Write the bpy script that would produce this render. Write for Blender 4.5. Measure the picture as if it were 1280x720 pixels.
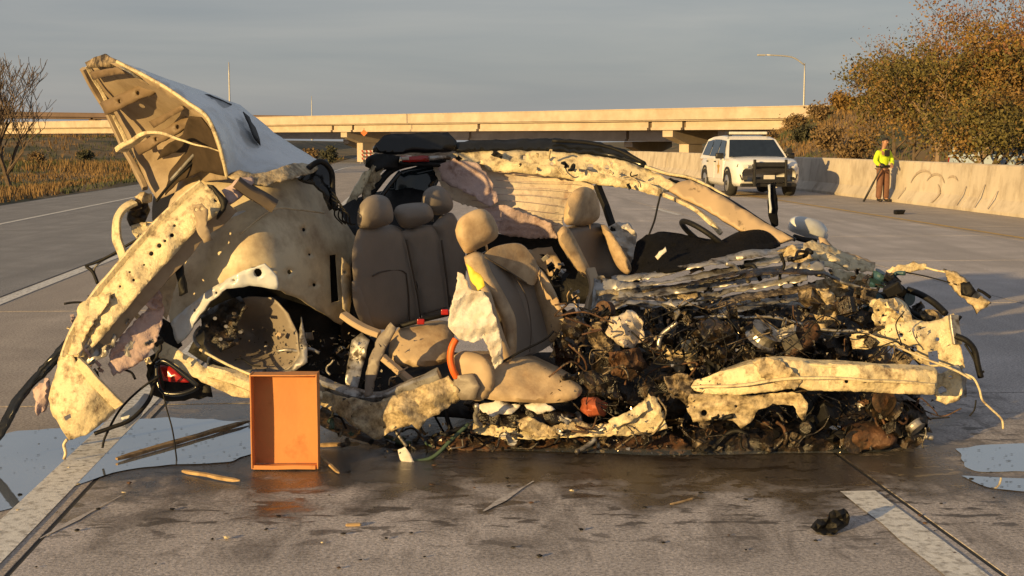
import bpy, bmesh, math, random
import numpy as np
from mathutils import Vector, Matrix, noise
from mathutils.geometry import delaunay_2d_cdt

for o in list(bpy.data.objects):
    bpy.data.objects.remove(o)
scene = bpy.context.scene
COL = scene.collection
R = math.radians
random.seed(7)

# ------------------------------------------------------------------ camera
FPX, CX, CY, HORIZON, EYE = 1700.0, 640.0, 360.0, 178.0, 1.55
PITCH = math.atan((CY - HORIZON) / FPX)
cam_data = bpy.data.cameras.new('camera')
cam_data.sensor_width = 36.0
cam_data.lens = FPX / 1280.0 * 36.0
cam_data.clip_start = 0.05
cam_data.clip_end = 6000.0
cam = bpy.data.objects.new('camera', cam_data)
cam.location = (0, 0, EYE)
cam.rotation_euler = (math.pi / 2 - PITCH, 0, 0)
COL.objects.link(cam)
scene.camera = cam

# ------------------------------------------------------------------ sky and sun
SUN_TRAVEL = R(48.0)          # horizontal heading of the sunlight, from +X towards +Y
SUN_ELEV = R(9.5)
world = bpy.data.worlds.new('World')
scene.world = world
world.use_nodes = True
wn, wl = world.node_tree.nodes, world.node_tree.links
wn.clear()
wout = wn.new('ShaderNodeOutputWorld')
bg = wn.new('ShaderNodeBackground')
sky = wn.new('ShaderNodeTexSky')
sky.sky_type = 'NISHITA'
sky.sun_disc = False
sky.sun_elevation = SUN_ELEV
# direction towards the sun is (-cos, -sin); Blender measures the rotation clockwise from +Y
sky.sun_rotation = math.atan2(-math.cos(SUN_TRAVEL), -math.sin(SUN_TRAVEL))
tc = wn.new('ShaderNodeTexCoord')
mp = wn.new('ShaderNodeMapping')
mp.inputs['Scale'].default_value = (1.1, 1.1, 9.0)
mp.inputs['Rotation'].default_value = (0, R(3), 0)
nz = wn.new('ShaderNodeTexNoise')
nz.inputs['Scale'].default_value = 2.2
nz.inputs['Detail'].default_value = 7.0
nz.inputs['Roughness'].default_value = 0.55
nz.inputs['Distortion'].default_value = 0.35
ramp = wn.new('ShaderNodeValToRGB')
ramp.color_ramp.elements[0].position = 0.36
ramp.color_ramp.elements[0].color = (0.188, 0.202, 0.228, 1)
ramp.color_ramp.elements[1].position = 0.74
ramp.color_ramp.elements[1].color = (0.280, 0.274, 0.276, 1)
mul = wn.new('ShaderNodeMix'); mul.data_type = 'RGBA'; mul.blend_type = 'MULTIPLY'
mul.inputs[0].default_value = 1.0
mul.inputs[7].default_value = (0.09, 0.09, 0.09, 1)
mix = wn.new('ShaderNodeMix'); mix.data_type = 'RGBA'
mix.inputs[0].default_value = 0.16
wl.new(tc.outputs['Generated'], mp.inputs['Vector'])
wl.new(mp.outputs['Vector'], nz.inputs['Vector'])
wl.new(nz.outputs['Fac'], ramp.inputs['Fac'])
wl.new(sky.outputs['Color'], mul.inputs[6])
wl.new(ramp.outputs['Color'], mix.inputs[6])
wl.new(mul.outputs[2], mix.inputs[7])
wl.new(mix.outputs[2], bg.inputs['Color'])
bg.inputs['Strength'].default_value = 1.0
wl.new(bg.outputs['Background'], wout.inputs['Surface'])

sun_data = bpy.data.lights.new('sun', 'SUN')
sun_data.energy = 5.0
sun_data.angle = R(0.55)
sun_data.color = (1.0, 0.65, 0.24)
sun = bpy.data.objects.new('sun', sun_data)
sdir = Vector((math.cos(SUN_TRAVEL) * math.cos(SUN_ELEV), math.sin(SUN_TRAVEL) * math.cos(SUN_ELEV), -math.sin(SUN_ELEV)))
sun.rotation_euler = sdir.to_track_quat('-Z', 'Y').to_euler()
sun.location = (-30, -30, 20)
COL.objects.link(sun)

vs = scene.view_settings
vs.view_transform = 'Standard'
vs.look = 'None'
vs.gamma = 1.0
vs.exposure = 0.5
vs.use_curve_mapping = False

# ------------------------------------------------------------------ helpers
CT, ST = math.cos(PITCH), math.sin(PITCH)


def P(px, py, Y):
    """World point at depth Y that the photograph shows at this pixel (1280 x 720)."""
    u = (px - CX) / FPX
    v = (CY - py) / FPX
    s = Y / (CT + v * ST)
    return Vector((s * u, Y, EYE + s * (v * CT - ST)))


ROAD_YAW = math.atan((510.0 - 640.0) / FPX)      # heading of the road seen from the camera
RC, RS = math.cos(ROAD_YAW), math.sin(ROAD_YAW)


def W(lat, s, z=0.0):
    """Road coordinates (metres to the side, metres along) to world."""
    return Vector((lat * RC + s * RS, -lat * RS + s * RC, z))


def tag(o, label=None, cat=None, group=None, kind=None):
    if label: o['label'] = label
    if cat: o['category'] = cat
    if group: o['group'] = group
    if kind: o['kind'] = kind
    return o


def link(o, parent=None):
    COL.objects.link(o)
    if parent is not None:
        o.parent = parent
        # children are modelled in world coordinates
        m = Matrix.Identity(4)
        p = parent
        while p is not None:
            m = p.matrix_basis @ m
            p = p.parent
        o.matrix_parent_inverse = (m).inverted()
        if parent.type == 'MESH':
            o.matrix_parent_inverse = Matrix.Identity(4)
    return o


def empty(name, loc=(0, 0, 0), rz=0.0, parent=None):
    o = bpy.data.objects.new(name, None)
    o.empty_display_size = 0.2
    o.location = loc
    o.rotation_euler = (0, 0, rz)
    COL.objects.link(o)
    if parent is not None:
        o.parent = parent
    return o


def mesh_obj(name, verts, faces, mat, parent=None, smooth=False, local=False):
    me = bpy.data.meshes.new(name)
    me.from_pydata([tuple(v) for v in verts], [], faces)
    me.validate()
    if smooth:
        me.polygons.foreach_set('use_smooth', [True] * len(me.polygons))
    me.update()
    me.materials.append(mat)
    o = bpy.data.objects.new(name, me)
    if local:
        COL.objects.link(o)
        if parent is not None:
            o.parent = parent
    else:
        link(o, parent)
    return o


def bm_obj(name, bm, mat, parent=None, smooth=False, local=False):
    me = bpy.data.meshes.new(name)
    bm.normal_update()
    bm.to_mesh(me)
    bm.free()
    if smooth:
        me.polygons.foreach_set('use_smooth', [True] * len(me.polygons))
    me.materials.append(mat)
    o = bpy.data.objects.new(name, me)
    if local:
        COL.objects.link(o)
        if parent is not None:
            o.parent = parent
    else:
        link(o, parent)
    return o


def copy_tree(o, parent=None):
    c = o.copy()
    COL.objects.link(c)
    c.parent = parent
    for ch in list(o.children):
        copy_tree(ch, c)
    return c


def box_into(bm, c, size, rot=None, bevel=0.0):
    """Box centred at c; rot is a 3x3 matrix."""
    r = bmesh.ops.create_cube(bm, size=1.0)
    vsx = r['verts']
    for v in vsx:
        p = Vector((v.co.x * size[0], v.co.y * size[1], v.co.z * size[2]))
        v.co = (rot @ p if rot else p) + Vector(c)
    if bevel > 0:
        eds = list({e for v in vsx for e in v.link_edges})
        bmesh.ops.bevel(bm, geom=eds, offset=bevel, segments=2, affect='EDGES', profile=0.6)


def smooth_path(pts, n=6):
    """Catmull-Rom through the points."""
    pts = [Vector(p) for p in pts]
    if len(pts) < 3:
        return [pts[0].lerp(pts[-1], i / n) for i in range(n + 1)]
    out = []
    ext = [pts[0] * 2 - pts[1]] + pts + [pts[-1] * 2 - pts[-2]]
    for i in range(1, len(ext) - 2):
        p0, p1, p2, p3 = ext[i - 1:i + 3]
        for k in range(n):
            t = k / n
            out.append(0.5 * ((2 * p1) + (p2 - p0) * t + (2 * p0 - 5 * p1 + 4 * p2 - p3) * t * t
                              + (3 * p1 - p0 - 3 * p2 + p3) * t ** 3))
    out.append(pts[-1])
    return out


def frames(path):
    fr = []
    up = Vector((0.13, -0.2, 1)).normalized()
    for i, p in enumerate(path):
        a = path[max(i - 1, 0)]
        b = path[min(i + 1, len(path) - 1)]
        t = (b - a)
        t = t.normalized() if t.length > 1e-9 else Vector((1, 0, 0))
        s = t.cross(up)
        if s.length < 1e-3:
            s = t.cross(Vector((0, 1, 0)))
        s.normalize()
        up = s.cross(t).normalized()
        fr.append((p, t, s, up))
    return fr


def sweep_data(path, ring, radius=None):
    """ring: list of (a, b) offsets; radius: optional per-point scale."""
    V, F = [], []
    n = len(ring)
    for i, (p, t, s, u) in enumerate(frames(path)):
        k = 1.0 if radius is None else radius[i]
        for a, b in ring:
            V.append(p + s * (a * k) + u * (b * k))
    for i in range(len(path) - 1):
        for j in range(n):
            j2 = (j + 1) % n
            F.append((i * n + j, i * n + j2, (i + 1) * n + j2, (i + 1) * n + j))
    F.append(tuple(reversed(range(n))))
    F.append(tuple((len(path) - 1) * n + j for j in range(n)))
    return V, F


def circle(r, n=8):
    return [(r * math.cos(2 * math.pi * k / n), r * math.sin(2 * math.pi * k / n)) for k in range(n)]


def merge(parts):
    V, F = [], []
    for v, f in parts:
        o = len(V)
        V += list(v)
        F += [tuple(i + o for i in q) for q in f]
    return V, F


# ------------------------------------------------------------------ materials
def mat(name, col, rough=0.6, metal=0.0, var=0.15, vscale=6.0, dirt=None, damt=0.5, dscale=9.0, dsoft=0.12,
        bump=0.0, bscale=40.0, spec=0.5, coat=0.0, detail=5.0, stretch=None, second=None, sscale=3.0):
    m = bpy.data.materials.new(name)
    m.use_nodes = True
    n, l = m.node_tree.nodes, m.node_tree.links
    b = n['Principled BSDF']
    b.inputs['Roughness'].default_value = rough
    b.inputs['Metallic'].default_value = metal
    b.inputs['Specular IOR Level'].default_value = spec
    b.inputs['Coat Weight'].default_value = coat
    tcn = n.new('ShaderNodeTexCoord')
    vec = tcn.outputs['Object']
    if stretch:
        mpn = n.new('ShaderNodeMapping')
        mpn.inputs['Scale'].default_value = stretch
        l.new(vec, mpn.inputs['Vector'])
        vec = mpn.outputs['Vector']

    def noi(sc, det=detail, rg=0.6):
        q = n.new('ShaderNodeTexNoise')
        q.inputs['Scale'].default_value = sc
        q.inputs['Detail'].default_value = det
        q.inputs['Roughness'].default_value = rg
        l.new(vec, q.inputs['Vector'])
        return q.outputs['Fac']

    def rmp(fac, p0, p1, c0=(0, 0, 0, 1), c1=(1, 1, 1, 1)):
        q = n.new('ShaderNodeValToRGB')
        q.color_ramp.elements[0].position = p0
        q.color_ramp.elements[0].color = c0
        q.color_ramp.elements[1].position = p1
        q.color_ramp.elements[1].color = c1
        l.new(fac, q.inputs['Fac'])
        return q.outputs['Color']

    c = Vector(col[:3])
    lo = tuple(c * (1 - var)) + (1,)
    hi = tuple(Vector((min(1, x) for x in c * (1 + var)))) + (1,)
    cout = rmp(noi(vscale), 0.32, 0.68, lo, hi)

    def blend(fac, a, colour):
        q = n.new('ShaderNodeMix'); q.data_type = 'RGBA'
        l.new(fac, q.inputs[0])
        l.new(a, q.inputs[6])
        q.inputs[7].default_value = tuple(colour[:3]) + (1,)
        return q.outputs[2]
    if second:
        cout = blend(rmp(noi(sscale, 3.0, 0.5), 0.47, 0.55), cout, second)
    if dirt:
        e = 1.0 - damt
        f = rmp(noi(dscale, 9.0, 0.68), max(0.0, e - dsoft), min(1.0, e + dsoft))
        cout = blend(f, cout, dirt)
        rr = n.new('ShaderNodeMapRange')
        l.new(f, rr.inputs['Value'])
        rr.inputs['To Min'].default_value = rough
        rr.inputs['To Max'].default_value = min(1.0, rough + 0.25)
        l.new(rr.outputs['Result'], b.inputs['Roughness'])
    l.new(cout, b.inputs['Base Color'])
    if bump > 0:
        bn = n.new('ShaderNodeBump')
        bn.inputs['Strength'].default_value = min(1.0, bump)
        bn.inputs['Distance'].default_value = 0.02
        l.new(noi(bscale, 6.0, 0.6), bn.inputs['Height'])
        l.new(bn.outputs['Normal'], b.inputs['Normal'])
    return m


M = {}
# ------------------------------------------------------------------ setting: road, slabs, markings, terrain
def road_z(s):
    t = min(max((s - 70.0) / 120.0, 0.0), 1.0)
    return -1.3 * t * t * (3 - 2 * t)


def sstep(a, b, x):
    t = min(max((x - a) / (b - a), 0.0), 1.0)
    return t * t * (3 - 2 * t)


def ground_z(lat, s):
    z = road_z(s) - 0.09
    if lat < -10.2:
        d = -10.2 - lat
        z += 0.10 * sstep(0, 0.6, d) - 0.35 * sstep(1.0, 7.0, d) + 0.55 * sstep(9, 26, d)
        z += 0.12 * noise.noise(Vector((lat * 0.15, s * 0.1, 3.0)))
        # approach bank of the overpass
        z += 3.4 * sstep(-28, -45, lat) * sstep(165, 205, s)
    if lat > 13.2:
        d = lat - 13.2
        z += 0.1 * sstep(0, 0.5, d)
        toe = 14.0 + max(0.0, s - 58.0) * 0.195
        z += (5.3 + 0.5 * noise.noise(Vector((lat * 0.12, s * 0.07, 8.0)))) * sstep(toe, toe + 14.0, lat) * sstep(45, 80, s)
    z += 2.2 * sstep(215, 300, s) * sstep(2, 20, lat)
    return z


def concrete_mat(name, base, second, wet=True):
    """Worn concrete: aggregate speckle, stains, tyre marks, damp spill round the wreck."""
    m = bpy.data.materials.new(name)
    m.use_nodes = True
    n, l = m.node_tree.nodes, m.node_tree.links
    b = n['Principled BSDF']
    tcn = n.new('ShaderNodeTexCoord')
    geo = n.new('ShaderNodeNewGeometry')
    vec = geo.outputs['Position']

    def noi(sc, det=5.0, rg=0.6, v=None, dist=0.0):
        q = n.new('ShaderNodeTexNoise')
        q.inputs['Scale'].default_value = sc
        q.inputs['Detail'].default_value = det
        q.inputs['Roughness'].default_value = rg
        q.inputs['Distortion'].default_value = dist
        l.new(v or vec, q.inputs['Vector'])
        return q.outputs['Fac']

    def rmp(fac, p0, p1, c0=(0, 0, 0, 1), c1=(1, 1, 1, 1)):
        q = n.new('ShaderNodeValToRGB')
        q.color_ramp.elements[0].position = p0
        q.color_ramp.elements[0].color = c0
        q.color_ramp.elements[1].position = p1
        q.color_ramp.elements[1].color = c1
        l.new(fac, q.inputs['Fac'])
        return q.outputs['Color']

    def blend(fac, a, bb, mode='MIX'):
        q = n.new('ShaderNodeMix'); q.data_type = 'RGBA'; q.blend_type = mode
        if isinstance(fac, float): q.inputs[0].default_value = fac
        else: l.new(fac, q.inputs[0])
        for i, x in ((6, a), (7, bb)):
            if isinstance(x, tuple): q.inputs[i].default_value = x + (1,)
            else: l.new(x, q.inputs[i])
        return q.outputs[2]

    def math_(op, a, bb=None):
        q = n.new('ShaderNodeMath'); q.operation = op
        for i, x in ((0, a), (1, bb)):
            if x is None: continue
            if isinstance(x, (int, float)): q.inputs[i].default_value = x
            else: l.new(x, q.inputs[i])
        return q.outputs[0]

    rot = n.new('ShaderNodeMapping')
    rot.inputs['Rotation'].default_value = (0, 0, ROAD_YAW)
    rot.inputs['Scale'].default_value = (1.0, 0.09, 1.0)
    l.new(vec, rot.inputs['Vector'])
    c = rmp(noi(1.3, 6, 0.6), 0.33, 0.68, tuple(x * 0.80 for x in base) + (1,), tuple(x * 1.15 for x in base) + (1,))
    c = blend(rmp(noi(2.2, 4, 0.55, rot.outputs['Vector']), 0.42, 0.66), c, second)          # wheel-path streaks
    c = blend(rmp(noi(160, 3, 0.7), 0.30, 0.72, (0.40, 0.40, 0.40, 1), (1.42, 1.40, 1.36, 1)), c, c)
    sp = rmp(noi(60, 6, 0.85), 0.38, 0.62, (0.42, 0.42, 0.43, 1), (1.50, 1.48, 1.48, 1))   # aggregate
    c = blend(1.0, c, sp, 'MULTIPLY')
    # long thin scuffs
    rot2 = n.new('ShaderNodeMapping')
    rot2.inputs['Rotation'].default_value = (0, 0, R(-38))
    rot2.inputs['Scale'].default_value = (7.0, 0.35, 1.0)
    l.new(vec, rot2.inputs['Vector'])
    c = blend(rmp(noi(1.0, 3, 0.5, rot2.outputs['Vector']), 0.70, 0.76, (0, 0, 0, 1), (0.30, 0.30, 0.30, 1)), c, (0.42, 0.40, 0.38))
    rough = None
    if wet:
        sep = n.new('ShaderNodeSeparateXYZ')
        l.new(vec, sep.inputs[0])
        # spilled fluids: a zone round the wreck, broken up by noise
        dx = math_('ABSOLUTE', math_('SUBTRACT', sep.outputs['X'], 0.1))
        dy = math_('ABSOLUTE', math_('SUBTRACT', sep.outputs['Y'], 7.05))
        fx = math_('MULTIPLY', math_('SUBTRACT', dx, 1.9), 0.9)
        fy = math_('MULTIPLY', math_('SUBTRACT', dy, 0.95), 0.8)
        dist = math_('MAXIMUM', fx, fy)
        wz = math_('ADD', dist, math_('MULTIPLY', math_('SUBTRACT', noi(2.6, 7, 0.62, None, 0.4), 0.5), 2.0))
        wet_f = rmp(wz, 0.0, 0.42, (1, 1, 1, 1), (0, 0, 0, 1))
        # drips and oil spots further out
        rot3 = n.new('ShaderNodeMapping')
        rot3.inputs['Scale'].default_value = (1.0, 2.1, 1.0)
        l.new(vec, rot3.inputs['Vector'])
        near = rmp(dist, 0.5, 1.9, (1, 1, 1, 1), (0, 0, 0, 1))
        spots = rmp(noi(4.6, 6, 0.6, rot3.outputs['Vector'], 0.5), 0.55, 0.60)
        spots = math_('MULTIPLY', spots, near)
        # tracked-out dirt, streaked along and across the lane
        rot4 = n.new('ShaderNodeMapping')
        rot4.inputs['Rotation'].default_value = (0, 0, R(24))
        rot4.inputs['Scale'].default_value = (2.4, 0.8, 1.0)
        l.new(vec, rot4.inputs['Vector'])
        trk = rmp(noi(1.7, 8, 0.7, rot4.outputs['Vector'], 0.8), 0.46, 0.62)
        trk = math_('MULTIPLY', math_('MULTIPLY', trk, rmp(dist, 0.9, 2.6, (1, 1, 1, 1), (0, 0, 0, 1))), 0.55)
        c = blend(trk, c, (0.075, 0.062, 0.056))
        c = blend(math_('MULTIPLY', spots, 0.85), c, (0.040, 0.033, 0.029))
        c = blend(math_('MULTIPLY', wet_f, 0.88), c, (0.024, 0.018, 0.014))
        rg = math_('SUBTRACT', 0.86, math_('MULTIPLY', wet_f, 0.62))
        rg = math_('SUBTRACT', rg, math_('MULTIPLY', spots, 0.25))
        l.new(rg, b.inputs['Roughness'])
    else:
        b.inputs['Roughness'].default_value = 0.88
    l.new(c, b.inputs['Base Color'])
    bn = n.new('ShaderNodeBump')
    bn.inputs['Strength'].default_value = 0.55
    bn.inputs['Distance'].default_value = 0.006
    l.new(noi(75, 5, 0.7), bn.inputs['Height'])
    l.new(bn.outputs['Normal'], b.inputs['Normal'])
    return m


M['concrete'] = concrete_mat('worn_concrete', (0.47, 0.437, 0.425), (0.36, 0.335, 0.325))
M['shoulder'] = concrete_mat('shoulder_concrete', (0.40, 0.355, 0.315), (0.33, 0.295, 0.265), wet=False)
M['asphalt'] = concrete_mat('worn_asphalt', (0.26, 0.262, 0.27), (0.20, 0.202, 0.21), wet=False)
M['sealant'] = mat('joint_sealant', (0.022, 0.021, 0.020), 0.75, var=0.3)
M['line_white'] = mat('worn_white_paint', (0.72, 0.71, 0.68), 0.7, var=0.1, vscale=30, dirt=(0.24, 0.22, 0.20), damt=0.42, dscale=22, dsoft=0.10, bump=0.3, bscale=150)
M['line_yellow'] = mat('worn_yellow_paint', (0.62, 0.38, 0.07), 0.7, var=0.15, vscale=20, dirt=(0.24, 0.21, 0.18), damt=0.46, dscale=9, dsoft=0.1)

# the road: a dark bed with concrete slabs on it
edges_lat = [-4.10, -1.45, 2.13, 5.93, 9.72, 12.62]
V, F = [], []
ss = [-6, 0, 20, 40, 70] + [70 + 12 * k for k in range(1, 11)] + [220, 300, 420, 900]
for s in ss:
    for la in (-10.1, 12.75):
        V.append(W(la, s, road_z(s) - 0.003))
for i in range(len(ss) - 1):
    F.append((2 * i, 2 * i + 1, 2 * i + 3, 2 * i + 2))
road = tag(mesh_obj('road', V, F, M['sealant']), 'grey concrete highway with sealed joints under the wrecked car', 'road', kind='structure')
SLAB_END = 36.0


def slab(la0, la1, s0, s1, m, name='slab', gap=0.011, dz=0.0):
    g, ch = gap, 0.001
    V = []
    for (z, k) in ((-0.038, 0.0), (-ch, 0.0), (0.0, ch)):
        for la, s in ((la0 + g + k, s0 + g + k), (la1 - g - k, s0 + g + k), (la1 - g - k, s1 - g - k), (la0 + g + k, s1 - g - k)):
            V.append(W(la, s, z + dz))
    F = []
    for r in (0, 4):
        for j in range(4):
            F.append((r + j, r + (j + 1) % 4, r + 4 + (j + 1) % 4, r + 4 + j))
    F.append((8, 9, 10, 11))
    return mesh_obj(name, V, F, m, road)


rng = random.Random(3)
for i in range(len(edges_lat) - 1):
    off = (0.0, 3.5, 3.5, 3.9, 3.5)[i]
    off = (3.45, 3.45, 3.45, 3.45, 1.2)[i]
    m = M['shoulder'] if i in (0, 4) else M['concrete']
    s = off - 4.65
    while s < SLAB_END:
        e = s + 4.65
        slab(edges_lat[i], edges_lat[i + 1], s, min(e, SLAB_END), m, dz=rng.uniform(-0.0004, 0.0004))
        s = e
slab(-10.0, -4.10, -5.0, SLAB_END, M['asphalt'], 'ramp_surface', gap=0.02)

# beyond the slabs: the same surfaces as far sheets
fs = [s for s in ss if s > SLAB_END]
fs = [SLAB_END] + fs
for i in range(len(edges_lat) - 1):
    V = [W(la, s, road_z(s)) for s in fs for la in (edges_lat[i] + 0.006, edges_lat[i + 1] - 0.006)]
    F = [(2 * k, 2 * k + 1, 2 * k + 3, 2 * k + 2) for k in range(len(fs) - 1)]
    mesh_obj('far_lane', V, F, M['shoulder'] if i in (0, 4) else M['concrete'], road)
V = [W(la, s, road_z(s)) for s in fs for la in (-9.98, -4.12)]
mesh_obj('far_ramp', V, [(2 * k, 2 * k + 1, 2 * k + 3, 2 * k + 2) for k in range(len(fs) - 1)], M['asphalt'], road)


def line(lat, s0, s1, w, m, name='lane_line', seed=0):
    """Painted line with slightly ragged edges."""
    n = max(2, int((s1 - s0) / 0.25)) if s1 - s0 < 45 else 40
    if s1 - s0 >= 45:
        st = [s0 + (s1 - s0) * (k / n) ** 2 for k in range(n + 1)]
    else:
        st = [s0 + (s1 - s0) * k / n for k in range(n + 1)]
    V = []
    for k, s in enumerate(st):
        j = 0.012 * noise.noise(Vector((s * 5, seed, 0)))
        j2 = 0.012 * noise.noise(Vector((s * 5, seed + 9, 0)))
        V += [W(lat - w / 2 + j, s, road_z(s) + 0.005), W(lat + w / 2 + j2, s, road_z(s) + 0.005)]
    F = [(2 * k, 2 * k + 1, 2 * k + 3, 2 * k + 2) for k in range(len(st) - 1)]
    return mesh_obj(name, V, F, m, road)


line(-1.60, -3, 90, 0.17, M['line_white'], seed=1)
line(-3.98, 4, 140, 0.16, M['line_white'], seed=2)
line(-7.75, 4, 140, 0.12, M['line_white'], seed=3)
for k in range(12):
    line(1.99, 2.75 + 12.2 * k, 5.80 + 12.2 * k, 0.16, M['line_white'], seed=10 + k)
    s0 = 28.8 + 12.2 * (k - 2)
    line(5.80, s0, s0 + 3.05, 0.14, M['line_white'], seed=30 + k)
line(9.98, 2, 150, 0.13, M['line_yellow'], 'edge_line', seed=4)

# terrain
las = [-900, -500, -300, -200, -140, -100, -80, -66, -60, -54, -48, -42, -36, -30, -26, -22, -19, -16, -14, -12.5, -11.4, -10.8, -10.2, -9.8,
       0, 12.2, 12.9, 13.5, 14.5, 16, 18, 20, 22, 24, 26, 28, 31, 34, 38, 44, 52, 62, 80, 110, 160, 260, 450, 900]
st = [-40, -10, 5, 15, 20, 24, 28, 32, 36, 40, 45, 50, 55, 60, 66, 72, 78, 85, 92, 100, 108, 116, 124, 132, 140, 150, 160, 170, 180, 195, 210, 225, 245, 270, 300, 350, 430, 560, 800, 1300, 3500]
V = [W(la, s, ground_z(la, s)) for s in st for la in las]
nl = len(las)
F = [(i * nl + j, i * nl + j + 1, (i + 1) * nl + j + 1, (i + 1) * nl + j) for i in range(len(st) - 1) for j in range(nl - 1)]
M['terrain'] = mat('dry_grass_ground', (0.175, 0.112, 0.052), 0.95, var=0.4, vscale=0.9, dirt=(0.045, 0.050, 0.026), damt=0.50, dscale=0.10, dsoft=0.05,
                   bump=0.8, bscale=9.0, second=(0.165, 0.118, 0.062), sscale=0.22)
terrain = tag(mesh_obj('terrain', V, F, M['terrain'], smooth=True), 'rough dry grassland and banks beside the highway', 'grassland', kind='structure')

# dry grass along the verge and on the bank
def grass(name, label, spots, mts, hmin, hmax, seed):
    rg = random.Random(seed)
    V, F, MI = [], [], []
    for (la, s) in spots:
        p = W(la, s, ground_z(la, s) - 0.02)
        t = noise.noise(Vector((la * 0.18, s * 0.09, 5.0)))
        mi = 1 if t > -0.02 else 0
        for b in range(4):
            a = rg.uniform(0, 6.283)
            h = rg.uniform(hmin, hmax) * (1.0 if mi == 0 else 0.8)
            w = 0.02 + 0.05 * h
            lean = Vector((math.cos(a), math.sin(a), 0)) * rg.uniform(0.05, 0.5) * h
            side = Vector((-math.sin(a + rg.uniform(-1, 1)), math.cos(a), 0)) * w
            o = len(V)
            q = p + Vector((rg.uniform(-.2, .2), rg.uniform(-.2, .2), 0))
            V += [q - side, q + side, q + lean + Vector((0, 0, h))]
            F.append((o, o + 1, o + 2)); MI.append(mi)
    o = mesh_obj(name, V, F, mts[0])
    o.data.materials.append(mts[1])
    o.data.polygons.foreach_set('material_index', MI)
    return tag(o, label, 'grass', kind='stuff')


M['straw'] = mat('dry_straw', (0.17, 0.108, 0.046), 0.9, var=0.5, vscale=2.0)
M['green_grass'] = mat('dull_green_grass', (0.065, 0.075, 0.032), 0.9, var=0.4, vscale=2.0)
rg = random.Random(12)
sp = []
while len(sp) < 9000:
    s = 85 + 150 * rg.random()
    la = -11.0 - 75 * rg.random()
    sp.append((la, s))
grass('far_grass', 'patchy brown and green grass on the slope below the overpass', sp, (M['straw'], M['green_grass']), 0.25, 0.75, 15)
rg = random.Random(11)
sp = []
while len(sp) < 15000:
    s = 30 + 130 * rg.random() ** 1.5
    la = -10.6 - 30 * rg.random() ** 1.3
    sp.append((la, s))
grass('dry_grass', 'dry straw and dull green grass covering the verge beside the ramp', sp, (M['straw'], M['green_grass']), 0.06, 0.26, 5)
sp = []
while len(sp) < 12000:
    s = 50 + 95 * rg.random()
    la = 14.0 + 26 * rg.random()
    sp.append((la, s))
grass('bank_grass', 'brown dry grass covering the bank behind the concrete barrier', sp, (M['straw'], M['green_grass']), 0.10, 0.38, 6)

# ------------------------------------------------------------------ puddles
def water_mat():
    m = bpy.data.materials.new('puddle_water')
    m.use_nodes = True
    n, l = m.node_tree.nodes, m.node_tree.links
    b = n['Principled BSDF']
    b.inputs['Base Color'].default_value = (0.36, 0.41, 0.46, 1)
    b.inputs['Metallic'].default_value = 0.55
    b.inputs['Roughness'].default_value = 0.03
    b.inputs['IOR'].default_value = 1.45
    b.inputs['Specular IOR Level'].default_value = 1.0
    b.inputs['Coat Weight'].default_value = 1.0
    b.inputs['Coat Roughness'].default_value = 0.02
    tcn = n.new('ShaderNodeTexCoord')
    q = n.new('ShaderNodeTexNoise'); q.inputs['Scale'].default_value = 5.0; q.inputs['Detail'].default_value = 3
    l.new(tcn.outputs['Object'], q.inputs['Vector'])
    bn = n.new('ShaderNodeBump'); bn.inputs['Strength'].default_value = 0.06; bn.inputs['Distance'].default_value = 0.02
    l.new(q.outputs['Fac'], bn.inputs['Height'])
    l.new(bn.outputs['Normal'], b.inputs['Normal'])
    return m


M['water'] = water_mat()


def ground_pt(px, py):
    """Where the view ray through a pixel meets the road."""
    lo, hi = 2.0, 400.0
    for _ in range(60):
        mid = (lo + hi) / 2
        if P(px, py, mid).z > 0: lo = mid
        else: hi = mid
    return P(px, py, lo)


def puddle(outline, seed, label, z=0.004):
    pts = [ground_pt(*q) for q in outline]
    path = smooth_path(pts + [pts[0]], 10)[:-1]
    c = sum(path, Vector()) / len(path)
    V = []
    for p in path:
        d = (p - c)
        k = 1 + 0.10 * noise.noise(Vector((p.x * 3, p.y * 3, seed))) + 0.05 * noise.noise(Vector((p.x * 11, p.y * 11, seed)))
        q = c + d * k
        V.append(Vector((q.x, q.y, z)))
    V.append(Vector((c.x, c.y, z)))
    n = len(path)
    F = [(i, (i + 1) % n, n) for i in range(n)]
    return tag(mesh_obj('puddle', V, F, M['water']), label, 'puddle', kind='structure')


puddle([(-40, 560), (40, 540), (150, 528), (240, 524), (312, 530), (318, 560), (290, 578), (200, 583), (140, 592), (60, 620), (0, 640), (-50, 640)], 1, 'shallow puddle of sky coloured water under the torn rear of the wreck')
puddle([(1195, 562), (1240, 557), (1300, 556), (1340, 570), (1330, 592), (1270, 590), (1215, 588)], 2, 'shallow puddle beside the torn front of the wreck')
puddle([(1205, 596), (1250, 598), (1320, 602), (1310, 616), (1240, 611)], 3, 'thin sliver of water along the wet kerb of silt', 0.0045)
puddle([(590, 563), (700, 566), (820, 570), (960, 568), (1090, 566), (1120, 556), (1000, 545), (820, 545), (640, 548)], 4, 'dark oily pool of spilled fluid beneath the engine', 0.0045)

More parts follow.
